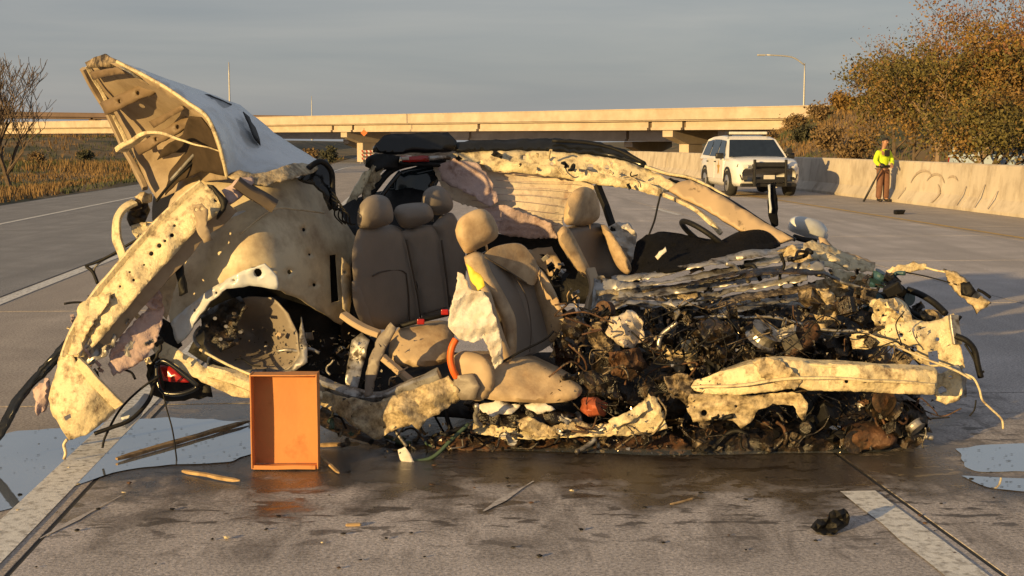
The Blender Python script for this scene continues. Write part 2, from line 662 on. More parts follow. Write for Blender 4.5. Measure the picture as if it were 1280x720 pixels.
# pale gouges scraped into the concrete
M['scrape'] = mat('scraped_concrete', (0.55, 0.52, 0.50), 0.85, var=0.2, vscale=20, dirt=(0.33, 0.30, 0.29), damt=0.5, dscale=40, dsoft=0.1)
for (a, b, w) in (((604, 640), (667, 602), 0.016), ((50, 674), (152, 620), 0.012)):
    A, B = ground_pt(*a), ground_pt(*b)
    d = (B - A).normalized(); nrm = Vector((-d.y, d.x, 0))
    V, F = [], []
    for i in range(13):
        t = i / 12
        p = A.lerp(B, t); ww = w * (0.25 + math.sin(math.pi * min(1, t * 1.2 + 0.05)) ** 2) * (1 + 0.5 * noise.noise(p * 12))
        V += [Vector((p.x, p.y, 0.0035)) + nrm * ww, Vector((p.x, p.y, 0.0035)) - nrm * ww]
    for i in range(12): F.append((2 * i, 2 * i + 1, 2 * i + 3, 2 * i + 2))
    mesh_obj('scrape_mark', V, F, M['scrape'], road)
# soot and chips floating on the water
rg = random.Random(23)
V, F = [], []
for k in range(170):
    if k % 4: x, y = rg.uniform(0, 310), rg.uniform(532, 600)
    else: x, y = rg.uniform(1200, 1280), rg.uniform(560, 612)
    p = ground_pt(x, y); s_ = rg.uniform(0.002, 0.007)
    o = len(V)
    for j in range(5):
        a = j * 1.2566 + rg.uniform(-.3, .3)
        V.append(Vector((p.x + s_ * 1.5 * math.cos(a), p.y + s_ * math.sin(a), 0.0075)))
    F.append(tuple(o + j for j in range(5)))
tag(mesh_obj('floating_specks', V, F, M['sealant']), 'black soot specks floating on the puddles', 'specks', kind='stuff')
# ------------------------------------------------------------------ jersey barrier
M['barrier'] = mat('barrier_concrete', (0.50, 0.445, 0.375), 0.85, var=0.14, vscale=1.1, dirt=(0.27, 0.22, 0.17), damt=0.40, dscale=1.7, dsoft=0.12, bump=0.4, bscale=30, stretch=(1.0, 1.0, 0.6))
M['tyre_mark'] = mat('tyre_scuff', (0.375, 0.31, 0.245), 0.85, var=0.25, vscale=12)
bar_root = empty('concrete_barrier', W(12.75, 60))
tag(bar_root, 'long sunlit concrete barrier wall along the highway shoulder', 'barrier')
prof = [(0.0, 0.0), (0.0, 0.08), (0.17, 0.33), (0.24, 1.05), (0.27, 1.08), (0.42, 1.08), (0.45, 1.05), (0.52, 0.33), (0.69, 0.08), (0.69, 0.0)]
s = 6.0
k = 0
while s < 150:
    L = 6.1
    V = []
    nst = 2
    for q in (s + 0.008, s + L - 0.008):
        for a, z in prof:
            V.append(W(12.66 + a + 0.012 * math.sin(k * 2.3), q, road_z(q) + z - 0.01 + 0.006 * math.sin(k * 1.7)))
    n = len(prof)
    F = [(j, j + 1, n + j + 1, n + j) for j in range(n - 1)] + [tuple(range(n))[::-1], tuple(range(n, 2 * n))]
    mesh_obj('barrier_segment', V, F, M['barrier'], bar_root)
    s += L
    k += 1
# scuffs on its face (rubber left by tyres): thin arcs lying on the slope
def face_pt(s, z):
    a = 0.17 + (z - 0.33) * 0.07 / 0.72 if z > 0.33 else (z - 0.08) * 0.17 / 0.25
    return W(12.66 + a - 0.022, s, z)


for (s0, z0, r, a0, a1) in ((33.2, 0.30, 0.55, 0.4, 2.3), (32.4, 0.36, 0.42, 0.6, 2.6), (32.5, 0.30, 0.30, 2.2, 4.2), (31.4, 0.45, 0.3, 1.0, 2.4), (36.0, 0.25, 0.35, 0.2, 1.6)):
    V, F = [], []
    for i in range(13):
        a = a0 + (a1 - a0) * i / 12
        wv = 0.025 * math.sin(math.pi * i / 12) + 0.006
        for rr in (r - wv, r + wv):
            V.append(face_pt(s0 + rr * 1.6 * math.cos(a), max(0.10, z0 + rr * math.sin(a))))
    F = [(2 * i, 2 * i + 1, 2 * i + 3, 2 * i + 2) for i in range(12)]
    mesh_obj('scuff_mark', V, F, M['tyre_mark'], bar_root)
for (s0, h) in ((30.6, 0.55), (29.6, 0.62), (28.9, 0.5), (34.4, 0.4)):
    V = [face_pt(s0, 0.10), face_pt(s0 + 0.05, 0.10), face_pt(s0 - 0.10 + 0.04, h), face_pt(s0 - 0.10, h)]
    mesh_obj('crack', V, [(0, 1, 2, 3)], M['tyre_mark'], bar_root)

# ------------------------------------------------------------------ bridges
M['bridge'] = mat('bridge_concrete', (0.50, 0.43, 0.36), 0.85, var=0.10, vscale=0.4, dirt=(0.36, 0.29, 0.23), damt=0.42, dscale=0.5, dsoft=0.2)
M['bridge_shaded'] = mat('shaded_flyover_concrete', (0.18, 0.13, 0.11), 0.9, var=0.15, vscale=0.3)  # brown colour stands in for the flyover's shaded side
M['shade_joint'] = mat('girder_gap', (0.16, 0.12, 0.09), 0.9, var=0.2)


def bridge(name, label, A, B, ztop, zbot, par_h, width, girders, mt, piers=(), gaps=(), zslope=0.0, group=None):
    """Girder bridge from A to B (plan points): deck, parapets, a row of girders between piers, hammerhead piers."""
    A, B = Vector(A), Vector(B)
    d = (B - A); L = d.length; d.normalize()
    nrm = Vector((d.y, -d.x))
    if nrm.y > 0: nrm = -nrm            # towards the camera
    root = empty(name, (A.x, A.y, 0))
    tag(root, label, 'bridge', group)

    def blk(pname, t0, t1, n0, n1, z0, z1, m=mt, split=1):
        V = []
        for q in range(split + 1):
            t = t0 + (t1 - t0) * q / split
            dz = zslope * t
            for nn, z in ((n0, z0), (n1, z0), (n1, z1), (n0, z1)):
                p = A + d * t + nrm * nn
                V.append(Vector((p.x, p.y, z + dz)))
        F = [(3, 2, 1, 0), tuple(4 * split + j for j in range(4))]
        for q in range(split):
            for j in range(4):
                F.append((4 * q + j, 4 * q + (j + 1) % 4, 4 * q + 4 + (j + 1) % 4, 4 * q + 4 + j))
        return mesh_obj(pname, V, F, m, root)
    deck_z = ztop - par_h
    blk('deck', 0, L, -width, 0.0, deck_z - 0.30, deck_z)
    blk('parapet', 0, L, 0.0, 0.32, deck_z - 0.16, ztop)
    blk('parapet_cap', 0, L, -0.04, 0.40, ztop, ztop + 0.10)
    blk('parapet', 0, L, -width - 0.3, -width, deck_z - 0.16, ztop)
    cuts = [0] + list(gaps) + [L]
    for g in range(girders):
        off = -0.55 - g * (width - 1.2) / max(1, girders - 1)
        for i in range(len(cuts) - 1):
            a, b = cuts[i] + 0.28, cuts[i + 1] - 0.28
            gd = blk('girder', a, b, off - 0.25, off, zbot, deck_z - 0.301)
            if g == 0:
                blk('girder_flange', a, b, off, off + 0.22, zbot, zbot + 0.28)
    for t in gaps:
        blk('diaphragm', t - 0.26, t + 0.26, -width + 0.6, -0.9, zbot + 0.1, deck_z - 0.302, M['shade_joint'])
    for t in piers:
        # hammerhead pier: cap that widens upwards on a rectangular stem
        sec = [(-width + 0.8, zbot - 0.03), (-0.7, zbot - 0.03), (-0.7, zbot - 0.75), (-width * 0.5 + 1.4, zbot - 1.55), (-width * 0.5 - 1.4, zbot - 1.55), (-width + 0.8, zbot - 0.75)]
        V = []
        for tt in (t - 0.75, t + 0.75):
            for nn, z in sec:
                p = A + d * tt + nrm * nn
                V.append(Vector((p.x, p.y, z + zslope * t)))
        n = len(sec)
        F = [tuple(range(n)), tuple(range(2 * n - 1, n - 1, -1))] + [(j, n + j, n + (j + 1) % n, (j + 1) % n) for j in range(n)]
        mesh_obj('pier_cap', V, F, mt, root)
        blk('pier_stem', t - 0.7, t + 0.7, -width * 0.5 - 1.2, -width * 0.5 + 1.2, -4.0, zbot - 1.551)
    return root


bridge('overpass', 'sunlit concrete girder overpass crossing the highway above a hammerhead pier', (40, 128.3), (-165, 351), 5.15, 2.85, 1.0, 9.5, 5, M['bridge'],
       piers=(34.0, 96.0), gaps=(31.5, 36.5, 66, 93.5, 98.5, 128, 160, 200, 240), zslope=0.0022)
bridge('overpass', 'lower concrete overpass seen beneath the sunlit girder bridge', (42, 152), (-160, 372), 4.3, 1.45, 1.0, 9.5, 4, M['bridge'],
       piers=(40.0, 104.0), gaps=(40, 72, 104, 140, 180, 220), zslope=0.006)
bridge('flyover_ramp', 'slim flyover ramp in painted brown shade high behind the overpass', (-40, 330), (-260, 312), 7.7, 6.3, 0.75, 8.0, 3, M['bridge_shaded'],
       piers=(60, 110, 160), gaps=(60, 110, 160), zslope=0.012)

# ------------------------------------------------------------------ poles and far street furniture
M['galv'] = mat('galvanised_steel', (0.42, 0.42, 0.42), 0.5, metal=0.4, var=0.1)
M['dark_metal'] = mat('dark_metal', (0.03, 0.03, 0.033), 0.5, var=0.2)


def light_pole(px, ybase, ytop, Y, arm, label, head=True):
    b, t = P(px, ybase, Y), P(px, ytop, Y)
    b.z = min(b.z, 2.0); t.x = b.x
    root = empty('light_pole', b)
    tag(root, label, 'light pole')
    r0 = 0.14
    v, f = sweep_data([b.lerp(t, i / 6) for i in range(7)], circle(1, 8), [r0 * (1 - 0.5 * i / 6) for i in range(7)])
    mesh_obj('pole', v, f, M['galv'], root, True)
    v, f = sweep_data([b, b + Vector((0, 0, 0.5))], circle(0.24, 8))
    mesh_obj('base', v, f, M['galv'], root)
    if arm:
        e = t + Vector((arm, 0, 0.9))
        pa = smooth_path([t - Vector((0, 0, 0.2)), t.lerp(e, 0.35) + Vector((0, 0, 0.35)), e], 5)
        v, f = sweep_data(pa, circle(0.09, 6))
        mesh_obj('arm', v, f, M['galv'], root, True)
        bm = bmesh.new(); box_into(bm, e + Vector((arm * 0.13, 0, -0.03)), (0.9, 0.4, 0.18), bevel=0.05)
        bm_obj('lamp_head', bm, M['galv'], root)
    elif head:
        bm = bmesh.new(); box_into(bm, b.lerp(t, 0.25) + Vector((0.35, 0, 0)), (0.6, 0.4, 0.5), bevel=0.05)
        bm_obj('control_box', bm, M['galv'], root)
    return root


light_pole(288, 170, 78, 165, 0, 'tall plain pale pole with a small box behind the lifted boot lid')
light_pole(1004, 165, 79, 150, -4.2, 'street lamp with an outstretched arm above the bank')
light_pole(390, 160, 120, 290, 0, 'distant thin pole standing behind the overpass parapet', head=False)

# dark signal head on a thin post at the top of the bank
b = P(1050, 150, 140); t = P(1050, 122, 140)
root = empty('signal_post', b); tag(root, 'dark signal head on a thin post above the bank', 'traffic signal')
v, f = sweep_data([b - Vector((0, 0, 1.5)), t], circle(0.07, 6)); mesh_obj('post', v, f, M['dark_metal'], root)
bm = bmesh.new(); box_into(bm, t + Vector((0, 0, 0.1)), (0.32, 0.3, 1.0), bevel=0.05); sh = bm_obj('signal_head', bm, M['dark_metal'], root)
for dz in (-0.2, 0.1, 0.4):
    v, f = sweep_data([t + Vector((0, -0.15, dz)), t + Vector((0, -0.32, dz))], circle(0.13, 8))
    mesh_obj('visor', v, f, M['dark_metal'], root)

M['orange_sign'] = mat('orange_sign_sheeting', (0.62, 0.17, 0.04), 0.6, var=0.05)
M['white_board'] = mat('white_sheeting', (0.52, 0.50, 0.48), 0.6, var=0.1)
M['red_board'] = mat('red_sheeting', (0.30, 0.05, 0.035), 0.6, var=0.1)
# orange diamond warning sign
c = P(455, 166, 175)
root = empty('warning_sign', (c.x, c.y, road_z(175))); tag(root, 'small orange diamond road work sign on a post beneath the overpass', 'road sign')
V = [c + Vector(q) for q in ((0, -0.02, 0.45), (0.45, -0.02, 0), (0, -0.02, -0.45), (-0.45, -0.02, 0), (0, 0.02, 0.45), (0.45, 0.02, 0), (0, 0.02, -0.45), (-0.45, 0.02, 0))]
mesh_obj('sign_board', V, [(3, 2, 1, 0), (4, 5, 6, 7)] + [(j, (j + 1) % 4, 4 + (j + 1) % 4, 4 + j) for j in range(4)], M['orange_sign'], root)
v, f = sweep_data([Vector((c.x, c.y + 0.06, road_z(175))), Vector((c.x, c.y + 0.06, c.z + 0.6))], circle(0.04, 6)); mesh_obj('post', v, f, M['dark_metal'], root)
# barricade boards closing the road
bx = P(459, 190, 185)
zb = road_z(185)
root = empty('road_barricade', (bx.x, bx.y, zb)); tag(root, 'red and white striped barricade standing across the far road', 'barricade')
for i in range(3):
    z0 = zb + 0.5 + i * 0.5
    nseg = 8
    for j in range(nseg):
        x0 = bx.x - 1.1 + 2.2 * j / nseg; x1 = x0 + 2.2 / nseg
        sk = 0.14
        V = [Vector((x0 + sk, bx.y - 0.01, z0)), Vector((x1 + sk, bx.y - 0.01, z0)), Vector((x1, bx.y - 0.01, z0 + 0.3)), Vector((x0, bx.y - 0.01, z0 + 0.3))]
        V += [q + Vector((0, 0.03, 0)) for q in V]
        mesh_obj('stripe_board', V, [(0, 1, 2, 3), (7, 6, 5, 4)] + [(q, 4 + q, 4 + (q + 1) % 4, (q + 1) % 4) for q in range(4)], M['red_board'] if j % 2 else M['white_board'], root)
for xx in (-0.9, 0.9):
    bm = bmesh.new(); box_into(bm, (bx.x + xx, bx.y + 0.06, zb + 0.9), (0.06, 0.06, 1.8)); box_into(bm, (bx.x + xx, bx.y + 0.06, zb + 0.03), (0.08, 1.4, 0.06))
    bm_obj('stand', bm, M['galv'], root)

# ------------------------------------------------------------------ trees and shrubs
M['bark'] = mat('grey_bark', (0.105, 0.078, 0.058), 0.95, var=0.3, vscale=8, bump=0.5, bscale=20)
M['bark_pale'] = mat('pale_twig', (0.24, 0.175, 0.12), 0.9, var=0.3, vscale=4)
LEAF = {
    'olive': mat('olive_autumn_leaves', (0.105, 0.088, 0.022), 0.75, var=0.55, vscale=1.6, detail=8),
    'gold': mat('golden_brown_leaves', (0.185, 0.110, 0.028), 0.75, var=0.5, vscale=1.6, detail=8),
    'russet': mat('russet_leaves', (0.165, 0.075, 0.035), 0.8, var=0.5, vscale=1.6, detail=8),
    'scrub': mat('dry_scrub_leaves', (0.165, 0.112, 0.055), 0.85, var=0.45, vscale=2.5, detail=8),
    'dark': mat('dark_scrub_leaves', (0.045, 0.047, 0.026), 0.85, var=0.4, vscale=2.5, detail=8),
}


def grow(base, height, spread, rg, levels=4, nlimb=6, lean=0.0, r0=0.09, up=0.45, rmin=0.006):
    """Branch skeleton as tubes; returns (tube parts, tip points)."""
    parts, tips = [], []

    def br(p, d, L, r, lev):
        n = 4
        pts = [p]
        for i in range(n):
            d = (d + Vector((rg.uniform(-.22, .22), rg.uniform(-.22, .22), rg.uniform(-.06, .16)))).normalized()
            pts.append(pts[-1] + d * (L / n))
        parts.append(sweep_data(pts, circle(1, 5 if lev < 2 else 3), [max(rmin, r * (1 - 0.55 * i / n)) for i in range(n + 1)]))
        if lev >= levels:
            tips.append((pts[-1], d)); tips.append((pts[-2], d)); return
        if lev >= levels - 1:
            tips.append((pts[2], d))
        k = nlimb if lev == 0 else rg.choice((2, 3, 3))
        for j in range(k):
            a = 6.283 * (j + rg.random() * 0.7) / k
            out = Vector((math.cos(a), math.sin(a), 0))
            nd = (d * (0.55 if lev else 0.35) + out * spread * rg.uniform(0.6, 1.1) + Vector((0, 0, up * rg.uniform(0.4, 1.2)))).normalized()
            q = pts[rg.choice((2, 3, 4)) if lev else rg.choice((1, 2, 3, 4))]
            br(q, nd, L * rg.uniform(0.62, 0.85), r * 0.58, lev + 1)
    br(Vector(base), Vector((lean, 0, 1)).normalized(), height * 0.34, r0, 0)
    return parts, tips


def leaf_mesh(tips, rg, per, size, radius, drop=0.12):
    V, F = [], []
    for p, d in tips:
        if rg.random() < drop: continue
        for _ in range(per):
            q = p + Vector((rg.gauss(0, radius), rg.gauss(0, radius), rg.gauss(0, radius * 0.8)))
            a = Vector((rg.uniform(-1, 1), rg.uniform(-1, 1), rg.uniform(-1, 1))).normalized()
            b = a.cross(Vector((rg.uniform(-1, 1), rg.uniform(-1, 1), rg.uniform(-1, 1)))).normalized()
            s = size * rg.uniform(0.6, 1.3)
            o = len(V)
            V += [q - a * s, q + b * s * 0.55, q + a * s, q - b * s * 0.55]
            F.append((o, o + 1, o + 2, o + 3))
    return V, F


def tree(name, base, height, label, leaf, seed, spread=0.8, per=14, size=0.10, radius=0.28, levels=4, nlimb=6, r0=0.10, group=None, drop=0.12, lean=0.0, up=0.45, bark='bark', leaf2=None, rmin=0.006):
    rg = random.Random(seed)
    parts, tips = grow(base, height, spread, rg, levels, nlimb, lean, r0, up, rmin)
    root = empty(name, base)
    tag(root, label, 'tree' if 'tree' in name else 'shrub', group)
    v, f = merge(parts)
    mesh_obj('trunk', v, f, M[bark], root)
    if leaf:
        v, f = leaf_mesh(tips, rg, per, size, radius, drop)
        cr = mesh_obj('crown', v, f, LEAF[leaf], root)
        if leaf2:
            cr.data.materials.append(LEAF[leaf2])
            mi = []
            for poly in cr.data.polygons:
                c = poly.center
                mi.append(1 if noise.noise(Vector((c.x * 0.8, c.y * 0.8, c.z * 0.8 + seed))) + 0.25 * rg.uniform(-1, 1) > 0.05 else 0)
            cr.data.polygons.foreach_set('material_index', mi)
    return root


def on_ground(px, s):
    """Ground point at road distance s that the picture shows in column px (height taken from the terrain)."""
    lat = (px - 510.0) / FPX * s
    return W(lat, s, ground_z(lat, s))


tg = 'autumn trees behind the concrete barrier'
tree('autumn_tree', on_ground(1160, 47), 6.0, 'bushy olive and gold autumn tree behind the standing person', 'olive', 21, spread=0.9, leaf2='gold', group=tg, per=46, size=0.062)
tree('autumn_tree', on_ground(1225, 43), 6.2, 'golden autumn tree with pale forked trunk behind the scuffed barrier', 'gold', 22, spread=0.95, leaf2='olive', group=tg, per=44, bark='bark_pale', size=0.062)
tree('autumn_tree', on_ground(1268, 50), 8.6, 'tall russet tree with a thinning twiggy crown', 'russet', 23, spread=0.85, leaf2='gold', group=tg, per=26, drop=0.3, size=0.06)
tree('autumn_tree', on_ground(1185, 54), 8.2, 'half bare tree with long russet twigs above the bushes', 'russet', 24, spread=0.75, group=tg, per=5, drop=0.45, bark='bark_pale', size=0.055, levels=5)
tree('autumn_tree', on_ground(1330, 42), 6.4, 'broad gold tree at the end of the row', 'gold', 25, spread=0.9, leaf2='russet', group=tg, per=30, size=0.065)
tree('autumn_tree', on_ground(1250, 38), 4.3, 'low olive tree crowding over the barrier top', 'olive', 26, spread=1.1, leaf2='gold', group=tg, per=44, size=0.055)
tree('autumn_tree', on_ground(1128, 58), 5.0, 'small olive tree beside the bank at the end of the row', 'olive', 27, spread=0.9, leaf2='scrub', group=tg, per=36, size=0.07)
# bare tree on the verge
tree('bare_tree', on_ground(27, 60), 6.2, 'leafless tree with many upright twigs on the grassy verge', None, 31, spread=0.8, levels=5, nlimb=13, r0=0.13, up=0.75, rmin=0.012)
tree('bare_tree', on_ground(-14, 64), 5.6, 'leafless tree standing behind another bare tree on the verge', None, 37, spread=0.9, levels=5, nlimb=11, r0=0.12, up=0.7, rmin=0.012)
# shrubs
rg = random.Random(77)
for i, (px, s, h, leaf, lb) in enumerate((
        (1000, 98, 1.5, 'scrub', 'dry rounded shrub near the crest of the bank'), (1030, 92, 1.6, 'scrub', 'straw coloured shrub below the lamp on the bank'),
        (1062, 84, 1.7, 'gold', 'golden shrub on the bank between lamp and trees'), (1010, 76, 1.4, 'dark', 'dark low shrub half way up the bank'),
        (1040, 66, 1.5, 'scrub', 'pale dry shrub behind the shadowed barrier'), (1075, 58, 1.7, 'scrub', 'dry twiggy shrub at the foot of the autumn trees'),
        (965, 110, 1.2, 'scrub', 'small shrub where the bank meets the overpass'), (940, 100, 1.0, 'dark', 'small dark shrub on the bank behind the white vehicle'),
        (120, 165, 1.9, 'dark', 'round dark shrub below the overpass bank'), (415, 160, 2.6, 'dark', 'large dark shrub under the overpass'),
        (392, 170, 2.2, 'scrub', 'dry shrub under the overpass beside a larger dark one'), (60, 120, 1.1, 'scrub', 'dry shrub on the verge behind the bare tree'))):
    tree('dry_shrub', on_ground(px, s), h, lb, leaf, 100 + i, spread=1.2, levels=3, nlimb=7, per=14, size=0.09 * (s / 60) ** 0.5, radius=0.22, r0=0.03, up=0.6)
# ------------------------------------------------------------------ white patrol vehicle and a parked car
M['suv_white'] = mat('white_car_paint', (0.78, 0.77, 0.75), 0.25, var=0.03, coat=0.6, dirt=(0.45, 0.40, 0.33), damt=0.25, dscale=3.0, dsoft=0.2)
M['car_blue'] = mat('pale_blue_car_paint', (0.36, 0.44, 0.56), 0.25, var=0.05, coat=0.6)
M['car_glass'] = mat('dark_car_glass', (0.010, 0.016, 0.026), 0.06, var=0.3, spec=0.7)
M['black_plastic'] = mat('black_plastic', (0.013, 0.013, 0.014), 0.5, var=0.3, vscale=20)
M['rubber'] = mat('tyre_rubber', (0.018, 0.018, 0.018), 0.85, var=0.25)
M['alloy'] = mat('alloy_wheel', (0.40, 0.40, 0.41), 0.35, metal=0.7, var=0.1)
M['lamp_glass'] = mat('headlamp_glass', (0.16, 0.16, 0.155), 0.12, var=0.5, vscale=14, spec=0.9)
M['gold_mark'] = mat('gold_door_emblem', (0.42, 0.25, 0.06), 0.5, var=0.2)
M['bar_clear'] = mat('clear_light_bar', (0.62, 0.60, 0.56), 0.2, var=0.15, vscale=9)
M['red_lens'] = mat('red_lamp_lens', (0.30, 0.012, 0.010), 0.2, var=0.3, spec=0.7)


def ring_half(w, z0, zb, crown):
    return [(w * 0.90, z0), (w * 0.985, z0 + 0.12), (w, 0.72), (w * 0.985, zb - 0.10), (w * 0.945, zb - 0.02), (w * 0.86, zb + 0.01), (w * 0.45, zb + crown), (0, zb + crown * 1.15)]


def car(name, label, paint, loc, rz, police=True, scale=1.0):
    root = empty(name, loc, rz)
    tag(root, label, 'car')
    sts = [(-2.45, .84, .42, 1.02, .01), (-2.36, .92, .34, 1.06, .01), (-1.9, .97, .30, 1.09, .01), (-0.6, .98, .28, 1.08, .01), (0.6, .98, .28, 1.09, .01), (1.05, .975, .28, 1.10, .03), (1.5, .97, .29, 1.10, .05),
           (2.0, .95, .30, 1.06, .05), (2.25, .92, .32, 1.00, .05), (2.38, .88, .36, .93, .04), (2.46, .78, .44, .80, .03)]
    V, F = [], []
    n = 0
    for x, w, z0, zb, cr in sts:
        h = ring_half(w, z0, zb, cr)
        ring = [(-y, z) for y, z in h] + [(y, z) for y, z in h[-2::-1]]
        n = len(ring)
        V += [Vector((x, y, z)) for y, z in ring]
    for i in range(len(sts) - 1):
        for j in range(n - 1):
            F.append((i * n + j, i * n + j + 1, (i + 1) * n + j + 1, (i + 1) * n + j))
        F.append((i * n + n - 1, i * n, (i + 1) * n, (i + 1) * n + n - 1))
    F.append(tuple(range(n))); F.append(tuple((len(sts) - 1) * n + j for j in reversed(range(n))))
    body = mesh_obj('body', V, F, paint, root, True, local=True)

    # cabin
    prof = [(1.12, 1.08), (0.75, 1.38), (0.38, 1.645), (0.10, 1.715), (-0.8, 1.745), (-1.7, 1.72), (-2.12, 1.64), (-2.30, 1.38), (-2.43, 1.05)]

    def hw(z): return 0.925 - (z - 1.05) * 0.33
    V, F = [], []
    for x, z in prof:
        w = hw(z) - (0.06 if z > 1.69 else 0)
        V += [Vector((x, -w, z)), Vector((x, -w * 0.86, z + 0.015 * (z > 1.6))), Vector((x, w * 0.86, z + 0.015 * (z > 1.6))), Vector((x, w, z))]
    for i in range(len(prof) - 1):
        for j in range(3):
            F.append((4 * i + j, 4 * i + j + 1, 4 * i + 5 + j, 4 * i + 4 + j))
    # sides
    m = len(prof)
    F.append(tuple(4 * i for i in range(m))); F.append(tuple(4 * i + 3 for i in reversed(range(m))))
    mesh_obj('cabin', V, F, paint, root, False, local=True)

    def patch(nm, pts, mt, parent=root, th=0.012, off=None):
        """Thin raised polygon; off = outward direction."""
        off = Vector(off).normalized()
        A = [Vector(p) + off * 0.004 for p in pts]
        B = [Vector(p) + off * (0.004 + th) for p in pts]
        k = len(A)
        return mesh_obj(nm, A + B, [tuple(range(k))[::-1], tuple(range(k, 2 * k))] + [(j, (j + 1) % k, k + (j + 1) % k, k + j) for j in range(k)], mt, parent, local=True)
    # windscreen
    def wsp(t, y):
        z = 1.12 + t * 0.50
        x = 1.07 - (z - 1.12) * (1.07 - 0.415) / 0.50
        return (x, y * (hw(z) - 0.07), z)
    patch('windscreen', [wsp(0, -1), wsp(0, 1), wsp(1, 1), wsp(1, -1)], M['car_glass'], off=(0.6, 0, 0.75))
    rb = [(-2.42, 1.14), (-2.17, 1.58)]
    patch('rear_window', [(rb[0][0], .72, rb[0][1]), (rb[0][0], -.72, rb[0][1]), (rb[1][0], -.62, rb[1][1]), (rb[1][0], .62, rb[1][1])], M['car_glass'], off=(-1, 0, .3))
    for sg in (-1, 1):
        for pts in ([(0.86, 1.14), (-0.12, 1.13), (-0.12, 1.62), (0.34, 1.60)], [(-0.22, 1.13), (-1.12, 1.13), (-1.12, 1.64), (-0.22, 1.63)], [(-1.22, 1.14), (-2.18, 1.16), (-2.02, 1.58), (-1.22, 1.63)]):
            q = [(x, sg * (hw(z) + 0.0), z) for x, z in pts]
            if sg > 0: q = q[::-1]
            patch('side_window', q, M['car_glass'], off=(0, sg, 0.3))
        # doors
        for x0, x1 in ((0.98, -0.17), (-0.17, -1.2)):
            bm = bmesh.new(); box_into(bm, ((x0 + x1) / 2, sg * 0.972, 0.78), (abs(x1 - x0) - 0.03, 0.03, 0.60), bevel=0.012)
            dr = bm_obj('door', bm, paint, root, local=True)
            bm = bmesh.new(); box_into(bm, (x1 + 0.16, sg * 0.998, 0.98), (0.2, 0.03, 0.035), bevel=0.008)
            bm_obj('handle', bm, M['black_plastic'] if police else paint, dr, local=True)
            if police and x0 > 0.5:
                star = []
                for k in range(10):
                    a = math.pi / 2 + k * math.pi / 5
                    r_ = 0.19 if k % 2 == 0 else 0.085
                    star.append((0.42 + r_ * math.cos(a), sg * 0.984, 0.80 + r_ * 1.25 * math.sin(a)))
                if sg > 0: star = star[::-1]
                patch('door_emblem', star, M['gold_mark'], dr, 0.006, (0, sg, 0))
        # wheels with arches
        for x in (1.48, -1.48):
            w = empty('wheel', (x, sg * 0.86, 0.385), 0, root)
            def disc(nm, r0, r1, y0, y1, mt):
                v, f = sweep_data([Vector((0, y0, 0)), Vector((0, (y0 + y1) / 2, 0)), Vector((0, y1, 0))], circle(1, 20), [r0, r1, r0])
                return mesh_obj(nm, v, f, mt, w, True, local=True)
            disc('tyre', 0.365, 0.385, -0.12, 0.12, M['rubber'])
            disc('rim', 0.23, 0.25, sg * 0.10 - 0.03, sg * 0.10 + 0.03, M['alloy'])
            disc('hub', 0.07, 0.07, sg * 0.13 - 0.02, sg * 0.13 + 0.02, M['black_plastic'])
            v, f = [], []
            for k in range(17):
                a = math.pi * k / 16
                for r_ in (0.38, 0.455):
                    v += [Vector((x + r_ * math.cos(a), sg * 0.90, 0.40 + r_ * math.sin(a))), Vector((x + r_ * math.cos(a), sg * 0.991, 0.40 + r_ * math.sin(a)))]
            for k in range(16):
                b0, b1 = 4 * k, 4 * k + 4
                f += [(b0, b0 + 1, b1 + 1, b1), (b0 + 1, b0 + 3, b1 + 3, b1 + 1), (b0 + 3, b0 + 2, b1 + 2, b1 + 3)]
            mesh_obj('wheel_arch', v, f, M['black_plastic'], root, local=True)
        # mirrors
        bm = bmesh.new(); box_into(bm, (0.86, sg * 1.06, 1.16), (0.14, 0.24, 0.17), bevel=0.04)
        bm_obj('mirror', bm, M['black_plastic'] if police else paint, root, True, local=True)
        # headlamps and fog vents
        hl = [(2.40, sg * 0.50, 0.90), (2.455, sg * 0.50, 0.79), (2.40, sg * 0.78, 0.79), (2.30, sg * 0.90, 0.86), (2.28, sg * 0.86, 0.94)]
        if sg < 0: hl = hl[::-1]
        patch('headlight', hl, M['lamp_glass'], off=(1, 0.3 * sg, 0.1), th=0.03)
        lp = [(2.445, sg * 0.60, 0.875), (2.455, sg * 0.60, 0.83), (2.43, sg * 0.72, 0.83), (2.42, sg * 0.72, 0.875)]
        if sg < 0: lp = lp[::-1]
        patch('headlight_bulb', lp, M['bar_clear'], off=(1, 0.3 * sg, 0.1), th=0.045)
        fv = [(2.46, sg * 0.62, 0.58), (2.47, sg * 0.62, 0.50), (2.43, sg * 0.78, 0.48), (2.40, sg * 0.84, 0.64), (2.40, sg * 0.80, 0.66), (2.43, sg * 0.74, 0.57)]
        if sg < 0: fv = fv[::-1]
        patch('fog_vent', fv, M['black_plastic'], off=(1, 0.2 * sg, 0), th=0.025)
        tl = [(-2.42, sg * 0.88, 0.85), (-2.42, sg * 0.62, 0.87), (-2.43, sg * 0.62, 1.0), (-2.42, sg * 0.88, 1.02)]
        patch('tail_light', tl, M['red_lens'], off=(-1, 0, 0), th=0.03)
    # front: grille, lower intake, plate
    bm = bmesh.new(); box_into(bm, (2.405, 0, 0.86), (0.12, 0.96, 0.16), bevel=0.03); bm_obj('grille', bm, M['black_plastic'], root, local=True)
    bm = bmesh.new(); box_into(bm, (2.43, 0, 0.50), (0.10, 0.95, 0.16), bevel=0.03); bm_obj('lower_intake', bm, M['black_plastic'], root, local=True)
    bm = bmesh.new(); box_into(bm, (2.42, 0, 0.345), (0.12, 1.62, 0.10), bevel=0.03); bm_obj('skid_plate', bm, M['black_plastic'], root, local=True)
